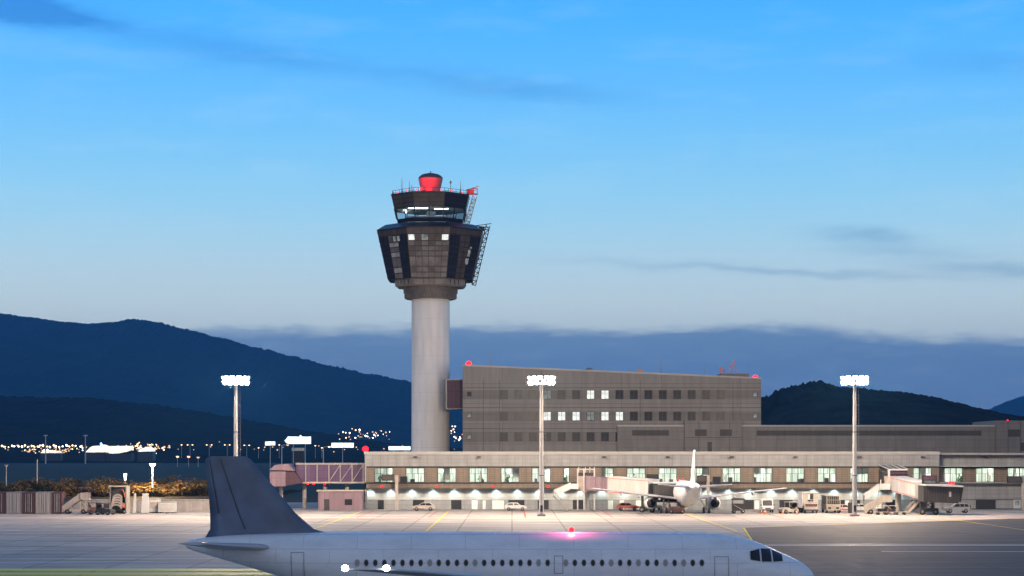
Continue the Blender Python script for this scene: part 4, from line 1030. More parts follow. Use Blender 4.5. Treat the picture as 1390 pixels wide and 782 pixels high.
def stair_flight(name, p0, p1, w, parent, org, mat='white_paint', steps=12, panel=True):
    """open stair between two points, side panels and treads"""
    m_ = MB(); p0, p1 = Vector(p0), Vector(p1); dr = p1 - p0; flat = Vector((dr.x, dr.y, 0)).normalized(); sd = Vector((-flat.y, flat.x, 0)) * (w / 2)
    for s_ in (-1, 1):
        m_.bar(p0 + sd * s_, p1 + sd * s_, .08, .3); m_.bar(p0 + sd * s_ + Vector((0, 0, 1.0)), p1 + sd * s_ + Vector((0, 0, 1.0)), .07)
        if panel:
            u = Vector((0, 0, .92)); m_.add([p0 + sd * s_ * .99, p1 + sd * s_ * .99, p1 + sd * s_ * .99 + u, p0 + sd * s_ * .99 + u, p0 + sd * s_ * .97, p1 + sd * s_ * .97, p1 + sd * s_ * .97 + u, p0 + sd * s_ * .97 + u],
                  [(0, 1, 2, 3), (7, 6, 5, 4), (2, 6, 7, 3), (0, 4, 5, 1)])
        else:
            for k in range(7): c = p0.lerp(p1, k / 6) + sd * s_; m_.bar(c, c + Vector((0, 0, 1)), .05)
    for k in range(steps):
        c = p0.lerp(p1, (k + .5) / steps); m_.obox(c + Vector((0, 0, .05)), (.3, w, .05), Matrix.Rotation(math.atan2(flat.y, flat.x), 3, 'Z'))
    return m_.build(name, mat, parent, org)
def wheelset(parent, org, pts, r=.45, w=.35, axis='Y', name='wheel', mat='rubber', rim='grey_metal'):
    for p in pts:
        m_ = MB(); m_.lathe([(r * .55, -w / 2), (r * .9, -w / 2), (r, -w * .25), (r, w * .25), (r * .9, w / 2), (r * .55, w / 2)], 18, p, axis=axis)
        o = m_.build(name, mat, parent, org)
        m_ = MB(); m_.lathe([(0, -w * .42), (r * .55, -w * .42), (r * .55, w * .42), (0, w * .42)], 14, p, axis=axis); m_.build('rim', rim, o, org)

# bridge at the parked airliner
d = 356.0
org = Vector((PX(795, d), d, 0))
jb = empty('boarding_bridge', 'long pale boarding bridge with a pinkish inner tunnel reaching the parked airliner', 'boarding bridge', org, 0, 'boarding bridges')
b = MB(); b.box(PX(784, d), PX(806, d), d - 2.2, d + 2, PZ(667, d), PZ(646, d)); b.build('rotunda', 'canvas_pale', jb, org)
b = MB(); b.box(PX(783, d), PX(807, d), d - 2.4, d + 2.2, PZ(643, d), PZ(641.5, d)); b.box(PX(784, d), PX(807, d), d - 2.3, d + 2.1, PZ(646, d), PZ(643, d)); b.build('roof', 'dark_metal', jb, org)
b = MB()
for px in (783.5, 792, 806): b.box(PX(px, d) - .12, PX(px, d) + .12, d - 2.5, d - 2.25, PZ(692, d), PZ(636, d))
for px in (785, 794, 800, 806): b.bar((PX(px, d), d - 2.3, PZ(641.5, d)), (PX(px, d), d - 2.3, PZ(636 - (px % 3), d)), .12)
b.bar((PX(784, d), d - 2.3, PZ(637, d)), (PX(806, d), d - 2.3, PZ(637, d)), .14)
b.build('portal_frame', 'galv', jb, org)
b = MB(); b.box(PX(785, d), PX(806, d), d + 2, DP - .1, PZ(664, d), PZ(643.5, d)); b.build('fixed_link', 'plum', jb, org)
tunnel('inner_tunnel', (PX(795, 356), 355.4, PZ(664, 355)), (PX(834, 352), 351.5, PZ(668, 352)), 3.0, 2.55, 'pink_panel', jb, org, 6)
tunnel('outer_tunnel', (PX(832, 352), 351.2, PZ(669, 352)), (PX(887, 346), 345.5, PZ(673.5, 346)), 3.5, 3.05, 'bridge_white', jb, org, 0, True)
b = MB(); dd = 345; b.prism([(PX(886, dd), PZ(681, dd)), (PX(924, dd), PZ(682, dd)), (PX(934, dd), PZ(657, dd)), (PX(886, dd), PZ(656, dd))], dd - 2.6, dd + 1.6, 'Y'); b.build('cab', 'canvas_dark', jb, org)
b = MB(); b.box(PX(885, dd), PX(937, dd), dd - 2.8, dd + 1.8, PZ(656, dd), PZ(654.5, dd)); b.build('cab_roof', 'white_paint', jb, org)
beacon(jb, org, (PX(920, dd), dd, PZ(652, dd)), .22)
b = MB(); b.box(PX(877, 352), PX(893, 352), 350.8, 351.2, PZ(652.5, 352), PZ(643.5, 352)); b.bar((PX(885, 352), 351, PZ(657, 352)), (PX(885, 352), 351, PZ(650, 352)), .2); b.build('display_board', 'dark_frame', jb, org)
b = MB(); b.cyl((PX(797, d), d, 0), (PX(797, d), d, PZ(666, d)), .45, .45, 14); b.build('column', 'galv', jb, org)
b = MB(); dd = 346.5
for px in (872, 884): b.box(PX(px, dd) - .22, PX(px, dd) + .22, dd - .3, dd + .3, .9, PZ(672, dd))
b.box(PX(868, dd), PX(888, dd), dd - .5, dd + .5, .55, 1.1); b.build('lift_leg', 'dark_metal', jb, org)
wheelset(jb, org, [(PX(871, dd), dd - .6, .5), (PX(885, dd), dd - .6, .5)], .5)
b = MB(); dd = 353.6; b.box(PX(774, dd), PX(785, dd), dd - .8, dd + .8, PZ(663, dd) - .1, PZ(663, dd)); b.bar((PX(774, dd), dd - .8, PZ(663, dd)), (PX(774, dd), dd - .8, PZ(655, dd)), .12)
b.box(PX(774, dd), PX(785, dd), dd - .83, dd - .79, PZ(663, dd), PZ(656.5, dd)); b.build('landing', 'white_paint', jb, org)
stair_flight('service_stair', (PX(751, dd), dd, .1 + PZ(673, dd) - .1), (PX(774, dd), dd, PZ(663, dd)), 1.1, jb, org)
stair_flight('service_stair', (PX(770, dd), dd - 1.3, 0.02), (PX(751, dd), dd - 1.3, PZ(673, dd)), 1.1, jb, org, 'grey_metal', panel=False)

# bridge on the right, swung towards the camera
d = 356.0
org = Vector((PX(1216, d), d, 0))
jb = empty('boarding_bridge', 'short boarding bridge with a dark grey cab and white roof above a silver car', 'boarding bridge', org, 0, 'boarding bridges')
b = MB(); b.box(PX(1204, d), PX(1230, d), d - 1.2, DP - .1, PZ(665, d), PZ(638, d)); b.build('fixed_link', 'dark_metal', jb, org)
b = MB()
for k in range(3):
    u0, u1 = PX(1204 + 9 * k, d), PX(1204 + 9 * k + 7.6, d); b.prism([(d - 1.4, PZ(638, d)), (d + 7, PZ(633, d)), (d + 7, PZ(633, d) + .15), (d - 1.4, PZ(638, d) + .15)], u0, u1, 'X')
b.build('roof_panel', 'dark_glass', jb, org)
b = MB(); b.box(PX(1203, d), PX(1229.5, d), d - 1.65, d - 1.25, PZ(638.5, d), PZ(636.5, d)); b.box(PX(1203, d), PX(1206, d), d - 1.6, d - 1.25, PZ(664, d), PZ(638.5, d))
for k in range(4): u = PX(1203.5 + 8.7 * k, d); b.bar((u, d - 1.4, PZ(638, d) + .2), (u, d + 7, PZ(633, d) + .2), .16)
b.build('portal_frame', 'white_paint', jb, org)
b = MB(); b.cyl((PX(1213, 353), 353.0, PZ(665, 353)), (PX(1213, 353), 353.0, PZ(646.5, 353)), 1.75, 1.75, 20); b.build('rotunda', 'canvas_pale', jb, org)
b = MB(); b.box(PX(1206, 353), PX(1222, 353), 350.8, 354.7, PZ(667, 353), PZ(665, 353)); b.build('rotunda_floor', 'dark_metal', jb, org)
b = MB(); b.box(PX(1207, d), PX(1229, d), d - 1.5, d - 1.25, PZ(644, d), PZ(640, d)); b.build('fascia', 'plum', jb, org)
tunnel('tunnel', (PX(1219, 352), 352.5, PZ(666.5, 352)), (PX(1253, 337), 336.5, PZ(676, 337)), 3.1, 2.75, 'bridge_white', jb, org, 0, True)
dd = 333.0
b = MB(); b.prism([(PX(1250, dd), PZ(681, dd)), (PX(1297, dd), PZ(683, dd)), (PX(1301, dd), PZ(660, dd)), (PX(1250, dd), PZ(659, dd))], dd - 2.2, dd + 2.2, 'Y'); cabo = b.build('cab', 'canvas_dark', jb, org)
b = MB(); b.box(PX(1283, dd), PX(1289, dd), dd - 2.24, dd - 2.205, PZ(682, dd), PZ(661, dd)); b.build('door', 'dark_metal', cabo, org)
b = MB(); b.box(PX(1284.2, dd), PX(1287.2, dd), dd - 2.27, dd - 2.245, PZ(674, dd), PZ(667, dd)); b.build('door_window', 'canvas_pale', cabo, org)
b = MB(); b.prism([(PX(1297.5, dd), PZ(680, dd)), (PX(1300, dd), PZ(681, dd)), (PX(1303.5, dd), PZ(661, dd)), (PX(1301, dd), PZ(661, dd))], dd - 2.4, dd + 2.4, 'Y'); b.build('bellows', 'rubber', cabo, org)
b = MB(); b.prism([(PX(1252, dd), PZ(659, dd)), (PX(1303, dd), PZ(661, dd)), (PX(1303.5, dd), PZ(659, dd)), (PX(1290, dd), PZ(657.5, dd)), (PX(1252, dd), PZ(657, dd))], dd - 2.6, dd + 2.6, 'Y'); b.build('cab_roof', 'white_paint', jb, org)
for px in (1287, 1291.5): beacon(jb, org, (PX(px, dd), dd - 1.2, PZ(656, dd)), .24)
b = MB(); b.box(PX(1251.5, dd), PX(1272, dd), dd - .1, dd + .3, PZ(657, dd), PZ(645.5, dd)); dbo = b.build('display_board', 'dark_frame', jb, org)
b = MB(); b.box(PX(1253, dd), PX(1271, dd), dd - .14, dd - .103, PZ(651.2, dd), PZ(646.5, dd)); b.build('screen', 'plum', dbo, org)
b = MB(); b.box(PX(1254.5, dd), PX(1269, dd), dd - .145, dd - .104, PZ(655.6, dd), PZ(652.6, dd)); b.build('screen', 'lit_window_dim', dbo, org)
b = MB(); b.cyl((PX(1218, 352), 352, 0), (PX(1218, 352), 352, PZ(667, 352)), .36, .36, 14); b.cyl((PX(1222, 352.5), 353, 0), (PX(1222, 352.5), 353, PZ(667, 352)), .3, .3, 12); b.build('column', 'cream_paint', jb, org)
b = MB(); dd = 334.5
for px in (1251, 1266): b.box(PX(px, dd) - .28, PX(px, dd) + .28, dd - .4, dd + .4, .9, PZ(679, dd))
b.box(PX(1246, dd), PX(1272, dd), dd - 1.2, dd + 1.2, .5, 1.15); b.bar((PX(1251, dd), dd - .5, 1.0), (PX(1266, dd), dd - .5, 2.4), .16); b.bar((PX(1266, dd), dd - .5, 1.0), (PX(1251, dd), dd - .5, 2.4), .16)
b.build('lift_leg', 'dark_metal', jb, org)
wheelset(jb, org, [(PX(1250, dd), dd - 1.3, .52), (PX(1268, dd), dd - 1.3, .52)], .52)
dd = 351.5
b = MB(); b.box(PX(1193, dd), PX(1207, dd), dd - .8, dd + .8, PZ(664, dd) - .12, PZ(664, dd)); b.box(PX(1193, dd), PX(1207, dd), dd - .84, dd - .8, PZ(664, dd), PZ(656.5, dd)); b.bar((PX(1194.5, dd), dd - .8, PZ(664, dd)), (PX(1194.5, dd), dd - .8, PZ(651, dd)), .14)
b.bar((PX(1193, dd), dd + .6, 0), (PX(1193, dd), dd + .6, PZ(664, dd)), .16); b.build('landing', 'white_paint', jb, org)
stair_flight('service_stair', (PX(1173, dd), dd, PZ(678, dd)), (PX(1193, dd), dd, PZ(664, dd)), 1.1, jb, org)
b = MB(); b.box(PX(1172, dd), PX(1176, dd), dd - .6, dd + .6, PZ(678, dd) - .12, PZ(678, dd)); b.bar((PX(1172.6, dd), dd - .5, 0), (PX(1172.6, dd), dd - .5, PZ(672, dd)), .14); b.bar((PX(1172.6, dd), dd + .5, 0), (PX(1172.6, dd), dd + .5, PZ(672, dd)), .14); b.build('stair_post', 'grey_metal', jb, org)
dd = 342.0
stair_flight('cab_stair', (PX(1226, dd), dd - 3, 0.02), (PX(1245, dd), dd - 3, PZ(678, dd - 3)), 1.0, jb, org, 'canvas_pale', panel=False)

# fixed lilac walkway on the left end of the pier
d = 366.0
org = Vector((PX(440, d), d, 0))
wk = empty('glazed_walkway', 'lilac glazed walkway with diagonal trusses and a gabled left end joining the pier', 'walkway', org)
XA, XB = PX(402, d), PX(495, d) - .02
b = MB(); b.box(XA, XB, d + .2, d + 3.4, PZ(654, d), PZ(631, d)); b.build('glazing', 'lilac_glass', wk, org)
b = MB()
b.box(XA - .1, XB, d - .1, d + 3.6, PZ(631, d), PZ(628.5, d)); b.box(XA - .1, XB, d - .1, d + 3.6, PZ(656.5, d), PZ(654, d))
pxs = [415, 430.5, 446.5, 462, 478, 493]
for i, px in enumerate(pxs):
    b.bar((PX(px, d), d, PZ(654, d)), (PX(px, d), d, PZ(631, d)), .22)
    if i >= 2 and i < 5: b.bar((PX(px, d), d - .02, PZ(654, d)), (PX(pxs[i + 1], d), d - .02, PZ(631, d)), .16)
b.build('truss', 'barrier', wk, org)
b = MB(); b.box(XA, XB, d - .2, d - .12, PZ(656, d), PZ(650.5, d) - .5); b.build('handrail', 'cream_paint', wk, org)
b = MB(); b.prism([(PX(367, d), PZ(638, d)), (PX(375, d), PZ(631, d)), (PX(392, d), PZ(629.5, d)), (PX(402, d), PZ(639, d))], d - 2.0, d + 4.4, 'Y'); b.build('gable_roof', 'pink_panel', wk, org)
b = MB(); b.prism([(PX(374, d), PZ(662, d)), (PX(412, d), PZ(655, d)), (PX(400, d), PZ(639, d)), (PX(374, d), PZ(638, d))], d - 1.5, d + 3.9, 'Y'); b.build('end_room', 'plum', wk, org)
b = MB(); b.box(PX(368, d), PX(389, d), d - 1.9, d - 1.52, PZ(660, d), PZ(640, d)); b.build('end_panel', 'pink_panel', wk, org)
b = MB()
for px in (380, 412, 440, 470): b.cyl((PX(px, d), d + 1.8, 0), (PX(px, d), d + 1.8, PZ(656.5, d)), .4, .4, 12)
b.build('column', 'barrier', wk, org)
sm2 = MB(); sm2.lathe([(0, -.12), (.18, -.08), (.2, .1), (0, .24)], 8); sm2_me = sm2.mesh('red_lamp', 'red_small')
for px in (418, 426, 441): link('red_lamp', sm2_me, wk, Vector((PX(px, d), d - .3, PZ(657, d))) - org)
# pale service hut under the walkway
org = Vector((PX(460, 360), 360, 0))
hut = empty('service_hut', 'pale pink flat roofed service hut under the lilac walkway', 'hut', org)
b = MB(); b.box(PX(432, 360), PX(492, 360), 360, 363.5, 0, PZ(667, 360)); b.build('wall', 'pink_panel', hut, org)
b = MB(); b.box(PX(430, 360), PX(493, 360), 359.7, 363.8, PZ(667, 360), PZ(665.2, 360)); b.build('roof', 'cream_paint', hut, org)
each('door', [(PX(440, 360), PX(447, 360), 359.93, 359.998, .02, 2.1)], 'dark_metal', hut, org); each('window', [(PX(468, 360), PX(478, 360), 359.93, 359.998, 1.0, 2.1)], 'dark_glass', hut, org)

# docking displays on posts in front of the facade
def docking(px_post, boards, label, d=361.5, top=645):
    org_ = Vector((PX(px_post, d), d, 0))
    r_ = empty('docking_display', label, 'display board', org_, 0, 'docking guidance displays')
    m_ = MB(); m_.box(org_.x - .28, org_.x + .28, d - .2, d + .2, .01, PZ(top, d)); m_.build('post', 'canvas_pale', r_, org_)
    for a, c, y0, y1, st in boards:
        m_ = MB(); m_.box(PX(a, d), PX(c, d), d - .55, d - .22, PZ(y1, d), PZ(y0, d)); h = m_.build('housing', 'dark_frame', r_, org_)
        m_ = MB(); m_.box(PX(a, d) + .2, PX(c, d) - .2, d - .58, d - .553, PZ(y1, d) + .15, PZ(y0, d) - .15); m_.build('screen', st, h, org_)
        m_ = MB(); m_.bar((PX((a + c) / 2, d), d - .3, (PZ(y0, d) + PZ(y1, d)) / 2), (org_.x, d, (PZ(y0, d) + PZ(y1, d)) / 2), .16); m_.build('bracket', 'grey_metal', r_, org_)
docking(538.5, [(518, 535, 644, 652.5, 'brown_panel'), (543, 553, 646.5, 656.5, 'dark_glass')], 'twin docking display on a post at the left end of the pier')
docking(961, [(946, 959, 645.5, 654.5, 'brown_panel'), (967, 978, 647, 657.5, 'dark_glass')], 'twin docking display on a post right of the parked white tail fin')
docking(1389, [(1366, 1386, 646.5, 655.5, 'brown_panel')], 'docking display on a post at the right edge of the picture')

# ------------------------------------------------------------------ ground vehicles and equipment
def car(name, label, loc, rz, L, W, prof_body, prof_glass, mat, wheels, group=None, cat='car', r=.34):
    """side profiles in (x,z), nose at +X"""
    r_ = empty(name, label, cat, loc, rz, group)
    m_ = MB()
    n = len(prof_body)
    # body with tumblehome: the outline is inset above the belt line
    belt = .95
    def ins(z): return 0 if z < belt else min(.22, (z - belt) * .3)
    vs = [(x, -W / 2 + ins(z), z) for x, z in prof_body] + [(x, W / 2 - ins(z), z) for x, z in prof_body]
    m_.add(vs, [(k, (k + 1) % n, n + (k + 1) % n, n + k) for k in range(n)] + [tuple(range(n - 1, -1, -1)), tuple(range(n, 2 * n))]); bo = m_.build('body', mat, r_)
    for g_ in prof_glass:
        m_ = MB(); k_ = len(g_)
        for s_ in (-1, 1):
            pts = [(x, s_ * (W / 2 - ins(z) + .012), z) for x, z in g_]; m_.add(pts, [tuple(range(k_))])
        m_.build('side_window', 'dark_glass', r_)
    wheelset(r_, (0, 0, 0), [(x, s_ * (W / 2 - .1), r) for x in wheels for s_ in (-1, 1)], r, .24)
    return r_
suv = car('parked_car', 'silver off road car parked side on under the right boarding bridge', (PX(1299, 344), 344, .012), R(180), 4.5, 1.8,
    [(-2.2, .45), (2.2, .42), (2.25, .85), (1.9, 1.02), (1.05, 1.12), (.35, 1.68), (-1.75, 1.72), (-2.2, 1.15)],
    [[(.9, 1.12), (.32, 1.6), (-.3, 1.62), (-.3, 1.12)], [(-.42, 1.12), (-.42, 1.62), (-1.1, 1.62), (-1.1, 1.12)], [(-1.22, 1.12), (-1.22, 1.61), (-1.7, 1.6), (-1.95, 1.15)]], 'silver_paint', (1.4, -1.4), r=.38)
b = MB(); b.lathe([(0, -.12), (.34, -.12), (.36, 0), (.34, .12), (0, .12)], 14, (-2.32, 0, 1.05), axis='X'); b.build('spare_wheel', 'rubber', suv)
b = MB(); b.box(-2.23, -2.19, -.86, -.7, .8, 1.1); b.box(-2.23, -2.19, .7, .86, .8, 1.1); b.build('tail_light', 'red_paint', suv)
# white van seen from the front
def front_van(name, label, px, d, W, H, mat, wind=True):
    d += 7
    r_ = empty(name, label, 'van', (PX(px, d), d, .012), 0)
    m_ = MB(); m_.prism([(-.1, .42), (-.1, 1.02), (.45, 1.18), (.95, H), (4.2, H), (4.25, .42)], -W / 2, W / 2, 'X'); m_.build('body', mat, r_)
    m_ = MB(); s_ = (.95 - .45) / (H - 1.18)
    z0, z1 = 1.26, H - .12; m_.quad((-W / 2 + .12, .45 + (z0 - 1.18) * s_ - .02, z0), (W / 2 - .12, .45 + (z0 - 1.18) * s_ - .02, z0), (W / 2 - .2, .45 + (z1 - 1.18) * s_ - .02, z1), (-W / 2 + .2, .45 + (z1 - 1.18) * s_ - .02, z1)); m_.build('windscreen', 'dark_glass', r_)
    m_ = MB(); m_.box(-W / 2 + .02, W / 2 - .02, -.22, -.1, .38, .62); m_.box(-.5, .5, -.13, -.1, .68, .85); m_.build('bumper', 'dark_metal', r_)
    for q in (-1, 1):
        m_ = MB(); m_.box(q * W * .36 - .16, q * W * .36 + .16, -.14, -.1, .72, .94); m_.build('headlight', 'interior_white', r_)
        m_ = MB(); m_.box(q * (W / 2 + .12) - .1, q * (W / 2 + .12) + .1, .5, .6, 1.25, 1.55); m_.build('mirror', 'dark_metal', r_)
    wheelset(r_, (0, 0, 0), [(q * (W / 2 - .12), y, .36) for q in (-1, 1) for y in (.6, 3.4)], .36, .24, 'X')
    return r_
front_van('parked_van', 'white van with a dark windscreen parked front on right of the parked airliner', 1042.5, 338, 2.05, 2.35, 'white_paint')
front_van('parked_van', 'dark brown van parked between the baggage tug and the tall catering lorry', 1085, 341, 1.5, 1.75, 'container_dark')
# traffic cones
def cone(px, d, label):
    d += 7
    r_ = empty('traffic_cone', label, 'cone', (PX(px, d), d, .012), 0, 'orange cones by the vans')
    m_ = MB(); m_.box(-.26, .26, -.26, .26, 0, .06); m_.cyl((0, 0, .06), (0, 0, .8), .2, .05, 12); m_.build('cone_body', 'orange_paint', r_)
    m_ = MB(); m_.cyl((0, 0, .4), (0, 0, .58), .145, .1, 12, caps=False); m_.build('reflective_band', 'white_paint', r_)
cone(1033.5, 331, 'orange cone in front of the white van, left of the pair'); cone(1038.5, 331, 'orange cone in front of the white van, right of the pair')
cone(1081.5, 327, 'lone orange cone nearest the camera, in front of the tall catering lorry')
cone(1062.5, 331, 'orange cone at the left wheel of the baggage tug')
# cream baggage tug
def tug(name, label, px, d, rz, mat, cabw=1.7):
    d += 7
    r_ = empty(name, label, 'baggage tug', (PX(px, d), d, .012), rz)
    m_ = MB(); m_.prism([(-1.5, .3), (1.5, .3), (1.55, .75), (1.3, 1.0), (.2, 1.05), (-.0, .8), (-1.5, .85)], -cabw / 2, cabw / 2, 'Y'); m_.build('body', mat, r_)
    m_ = MB()
    for x in (-1.3, .2):
        for s_ in (-1, 1): m_.bar((x, s_ * (cabw / 2 - .08), .8), (x, s_ * (cabw / 2 - .08), 1.98), .09)
    m_.box(-1.45, .4, -cabw / 2, cabw / 2, 1.96, 2.08); m_.box(-1.3, .2, -cabw / 2 + .06, -cabw / 2 + .1, .85, 1.3); m_.build('cab_frame', mat, r_)
    m_ = MB(); m_.box(.17, .2, -cabw / 2 + .15, cabw / 2 - .15, 1.1, 1.9); m_.box(-1.32, -1.29, -cabw / 2 + .15, cabw / 2 - .15, 1.1, 1.9); m_.build('windscreen', 'dark_glass', r_)
    m_ = MB(); m_.box(-1.0, -.4, -.5, .5, .8, 1.15); m_.box(-1.15, -1.0, -.5, .5, 1.0, 1.6); m_.build('seat', 'rubber', r_)
    wheelset(r_, (0, 0, 0), [(x, s_ * cabw / 2, .36) for x in (-1.0, 1.0) for s_ in (-1, 1)], .36, .25)
    return r_
tug('baggage_tug', 'cream baggage tug with a small cab right of the white van', 1070, 334, R(200), 'cream_paint', 1.9)
# tall catering lorry
def catering(px, d):
    d += 7
    r_ = empty('catering_lorry', 'tall tan catering lorry with a railed front platform', 'lorry', (PX(px, d), d, .012), 0)
    m_ = MB(); m_.box(-1.35, 1.35, .6, 5.5, .9, 3.75); m_.build('box_body', 'cream_paint', r_)
    m_ = MB(); m_.box(-1.45, -1.36, .55, 5.5, .9, 3.8); m_.box(-1.42, 1.42, .5, .599, 3.62, 3.8); m_.build('box_edge', 'white_paint', r_)
    m_ = MB(); m_.box(-.55, .55, .55, .598, 2.0, 3.45); m_.build('doorway', 'dark_frame', r_)
    m_ = MB(); m_.box(-.5, -.06, .52, .549, 2.4, 3.4); m_.build('door_panel', 'white_paint', r_)
    m_ = MB(); m_.box(-1.2, 1.2, -.6, .6, .55, 1.75); m_.build('cab', 'cream_paint', r_)
    m_ = MB(); m_.box(-1.05, 1.05, -.63, -.602, 1.2, 1.68); m_.build('windscreen', 'container_dark', r_)
    m_ = MB()
    for z in (2.1, 2.45): m_.bar((-1.2, -.4, z), (1.2, -.4, z), .06)
    for x in (-1.2, -.6, 0, .6, 1.2): m_.bar((x, -.4, 1.75), (x, -.4, 2.45), .06)
    m_.build('platform_rail', 'galv', r_)
    m_ = MB(); m_.box(-1.25, 1.25, -.72, -.6, .42, .7); m_.build('bumper', 'dark_metal', r_)
    wheelset(r_, (0, 0, 0), [(q * 1.05, y, .45) for q in (-1, 1) for y in (.1, 4.2)], .45, .3, 'X')
catering(1100.5, 335)
# cargo loader with a caged body
def loader(px, d):
    d += 7
    r_ = empty('cargo_loader', 'boxy cream cargo loader with a barred upper cage left of the right mast', 'loader', (PX(px, d), d, .012), 0)
    m_ = MB(); m_.box(-1.25, 1.25, 0.0, 6, .5, 1.55); m_.box(-1.32, 1.32, -.1, -.002, 1.2, 1.4); m_.build('chassis', 'cream_paint', r_)
    m_ = MB()
    for x in (-1.25, 1.15): m_.box(x, x + .1, 0, .12, 1.55, 3.05); m_.box(x, x + .1, 5.8, 5.92, 1.55, 3.05)
    m_.box(-1.3, 1.3, -.05, 6, 3.0, 3.12)
    for k in range(7): x = -1.0 + k * .33; m_.box(x - .03, x + .03, .03, .09, 1.7, 3.0)
    m_.box(-1.15, 1.15, .02, .1, 2.3, 2.38); m_.build('cage', 'cream_paint', r_)
    m_ = MB(); m_.box(-1.15, 1.15, 1.0, 5.7, 1.56, 2.95); m_.build('hold', 'dark_frame', r_)
    for q in (-.7, .7):
        m_ = MB(); m_.box(q - .25, q + .25, -.06, -.001, .75, 1.05); m_.build('headlight', 'dark_glass', r_)
    m_ = MB(); m_.box(-.12, .12, -.06, -.003, 1.02, 1.19); m_.build('badge', 'orange_paint', r_)
    wheelset(r_, (0, 0, 0), [(q * 1.1, y, .42) for q in (-1, 1) for y in (.7, 5)], .42, .3, 'X')
loader(1131.5, 336)
# red and white car with its lamps on
cr_ = car('parked_car', 'small white and red car with lit red lamps between the cargo loader and right mast', (PX(1147, 346), 346, .012), R(-12), 3.3, 1.6,
    [(-1.65, .4), (1.65, .38), (1.7, .75), (1.3, .92), (.85, 1.0), (.3, 1.45), (-1.3, 1.45), (-1.65, .95)], [[(.7, 1.0), (.28, 1.38), (-.35, 1.38), (-.35, 1.0)], [(-.45, 1.0), (-.45, 1.38), (-1.2, 1.38), (-1.4, 1.0)]], 'white_paint', (1.05, -1.05))
b = MB(); b.box(-1.69, -1.64, -.72, -.4, .78, .98); b.box(-1.69, -1.64, .4, .72, .78, .98); b.box(-.5, -.2, -.82, -.78, .75, .92); b.build('tail_light', 'tail_lens', cr_)
b = MB(); b.box(-1.2, 1.2, -.815, -.803, .5, .7); b.box(-1.2, 1.2, .803, .815, .5, .7); b.build('door_stripe', 'red_paint', cr_)
car('parked_car', 'small white car standing just right of the right mast', (PX(1168, 350), 350, .012), 0, 3.4, 1.6,
    [(-1.65, .4), (1.65, .38), (1.7, .75), (1.3, .92), (.85, 1.0), (.3, 1.45), (-1.3, 1.45), (-1.65, .95)], [[(.7, 1.0), (.28, 1.38), (-.35, 1.38), (-.35, 1.0)], [(-.45, 1.0), (-.45, 1.38), (-1.2, 1.38), (-1.4, 1.0)]], 'white_paint', (1.05, -1.05))
# dark service cabinet with hose reel at the mast foot
org = Vector((PX(1156, 343), 343, .012))
cb_ = empty('service_cabinet', 'dark service cabinet with a hose arm at the foot of the right mast', 'cabinet', org)
b = MB(); b.box(-.6, .6, -.4, .4, 0, 1.85); b.build('body', 'dark_metal', cb_)
b = MB(); b.box(-.52, -.04, -.44, -.403, .15, 1.7); b.box(.04, .52, -.44, -.403, .15, 1.7); b.build('door', 'canvas_dark', cb_)
b = MB(); b.bar((-.5, 0, 1.85), (-.35, 0, 2.3), .1); b.bar((-.35, 0, 2.3), (.1, 0, 2.0), .1); b.bar((.1, 0, 2.0), (.5, 0, 2.15), .1); b.build('hose_arm', 'cream_paint', cb_)

# passenger stairs
def stair_truck(name, label, x0, x1, ztop, d, mat, flip=1, canopy=False):
    """x0 low end, x1 high end"""
    r_ = empty(name, label, 'passenger stairs', ((x0 + x1) / 2, d, .012), 0, 'mobile passenger stairs')
    a, c = (x0 - x1) / 2 * .96, (x1 - x0) / 2
    top = a + (c - a) * .68
    m_ = MB(); lo_, hi_ = min(a, c), max(a, c); m_.box(lo_ * .92, hi_ * .95, -.9, .9, .45, .8); m_.bar((top, -.7, .8), (top, -.7, ztop - .2), .16); m_.bar((top, .7, .8), (top, .7, ztop - .2), .16); m_.bar((c * .95, -.7, .8), (top, -.7, ztop - .3), .12); m_.bar((a * .4, -.7, .8), (a * .3, -.7, ztop * .45), .12); m_.build('chassis', mat, r_)
    stair_flight('stair', (a, 0, .35), (top, 0, ztop), 1.7, r_, (0, 0, 0), mat)
    m_ = MB(); m_.box(min(top, c), max(top, c), -.95, .95, ztop - .15, ztop); 
    for s_ in (-.95, .91): m_.box(min(top, c), max(top, c), s_, s_ + .04, ztop, ztop + 1.05)
    m_.build('platform', mat, r_)
    if canopy:
        m_ = MB(); m_.box(min(top, c) - .3, max(top, c) + .1, -1.0, 1.0, ztop + 1.8, ztop + 1.95)
        for x in (top, c):
            for s_ in (-.9, .9): m_.bar((x, s_, ztop), (x, s_, ztop + 1.8), .08)
        m_.build('canopy', 'container_dark', r_)
    wheelset(r_, (0, 0, 0), [(a * .6, s_ * .85, .42) for s_ in (-1, 1)] + [(c * .6, s_ * .85, .42) for s_ in (-1, 1)], .42, .28)
    return r_
stair_truck('passenger_stairs', 'cream passenger stairs parked left of the right boarding bridge', PX(1173, 338), PX(1210, 338), 2.25, 338, 'cream_paint')
stair_truck('passenger_stairs', 'tan canopied passenger stairs standing at the far left by the cargo containers', PX(85, 339), PX(122, 339), 2.7, 339, 'canvas_pale', canopy=True)
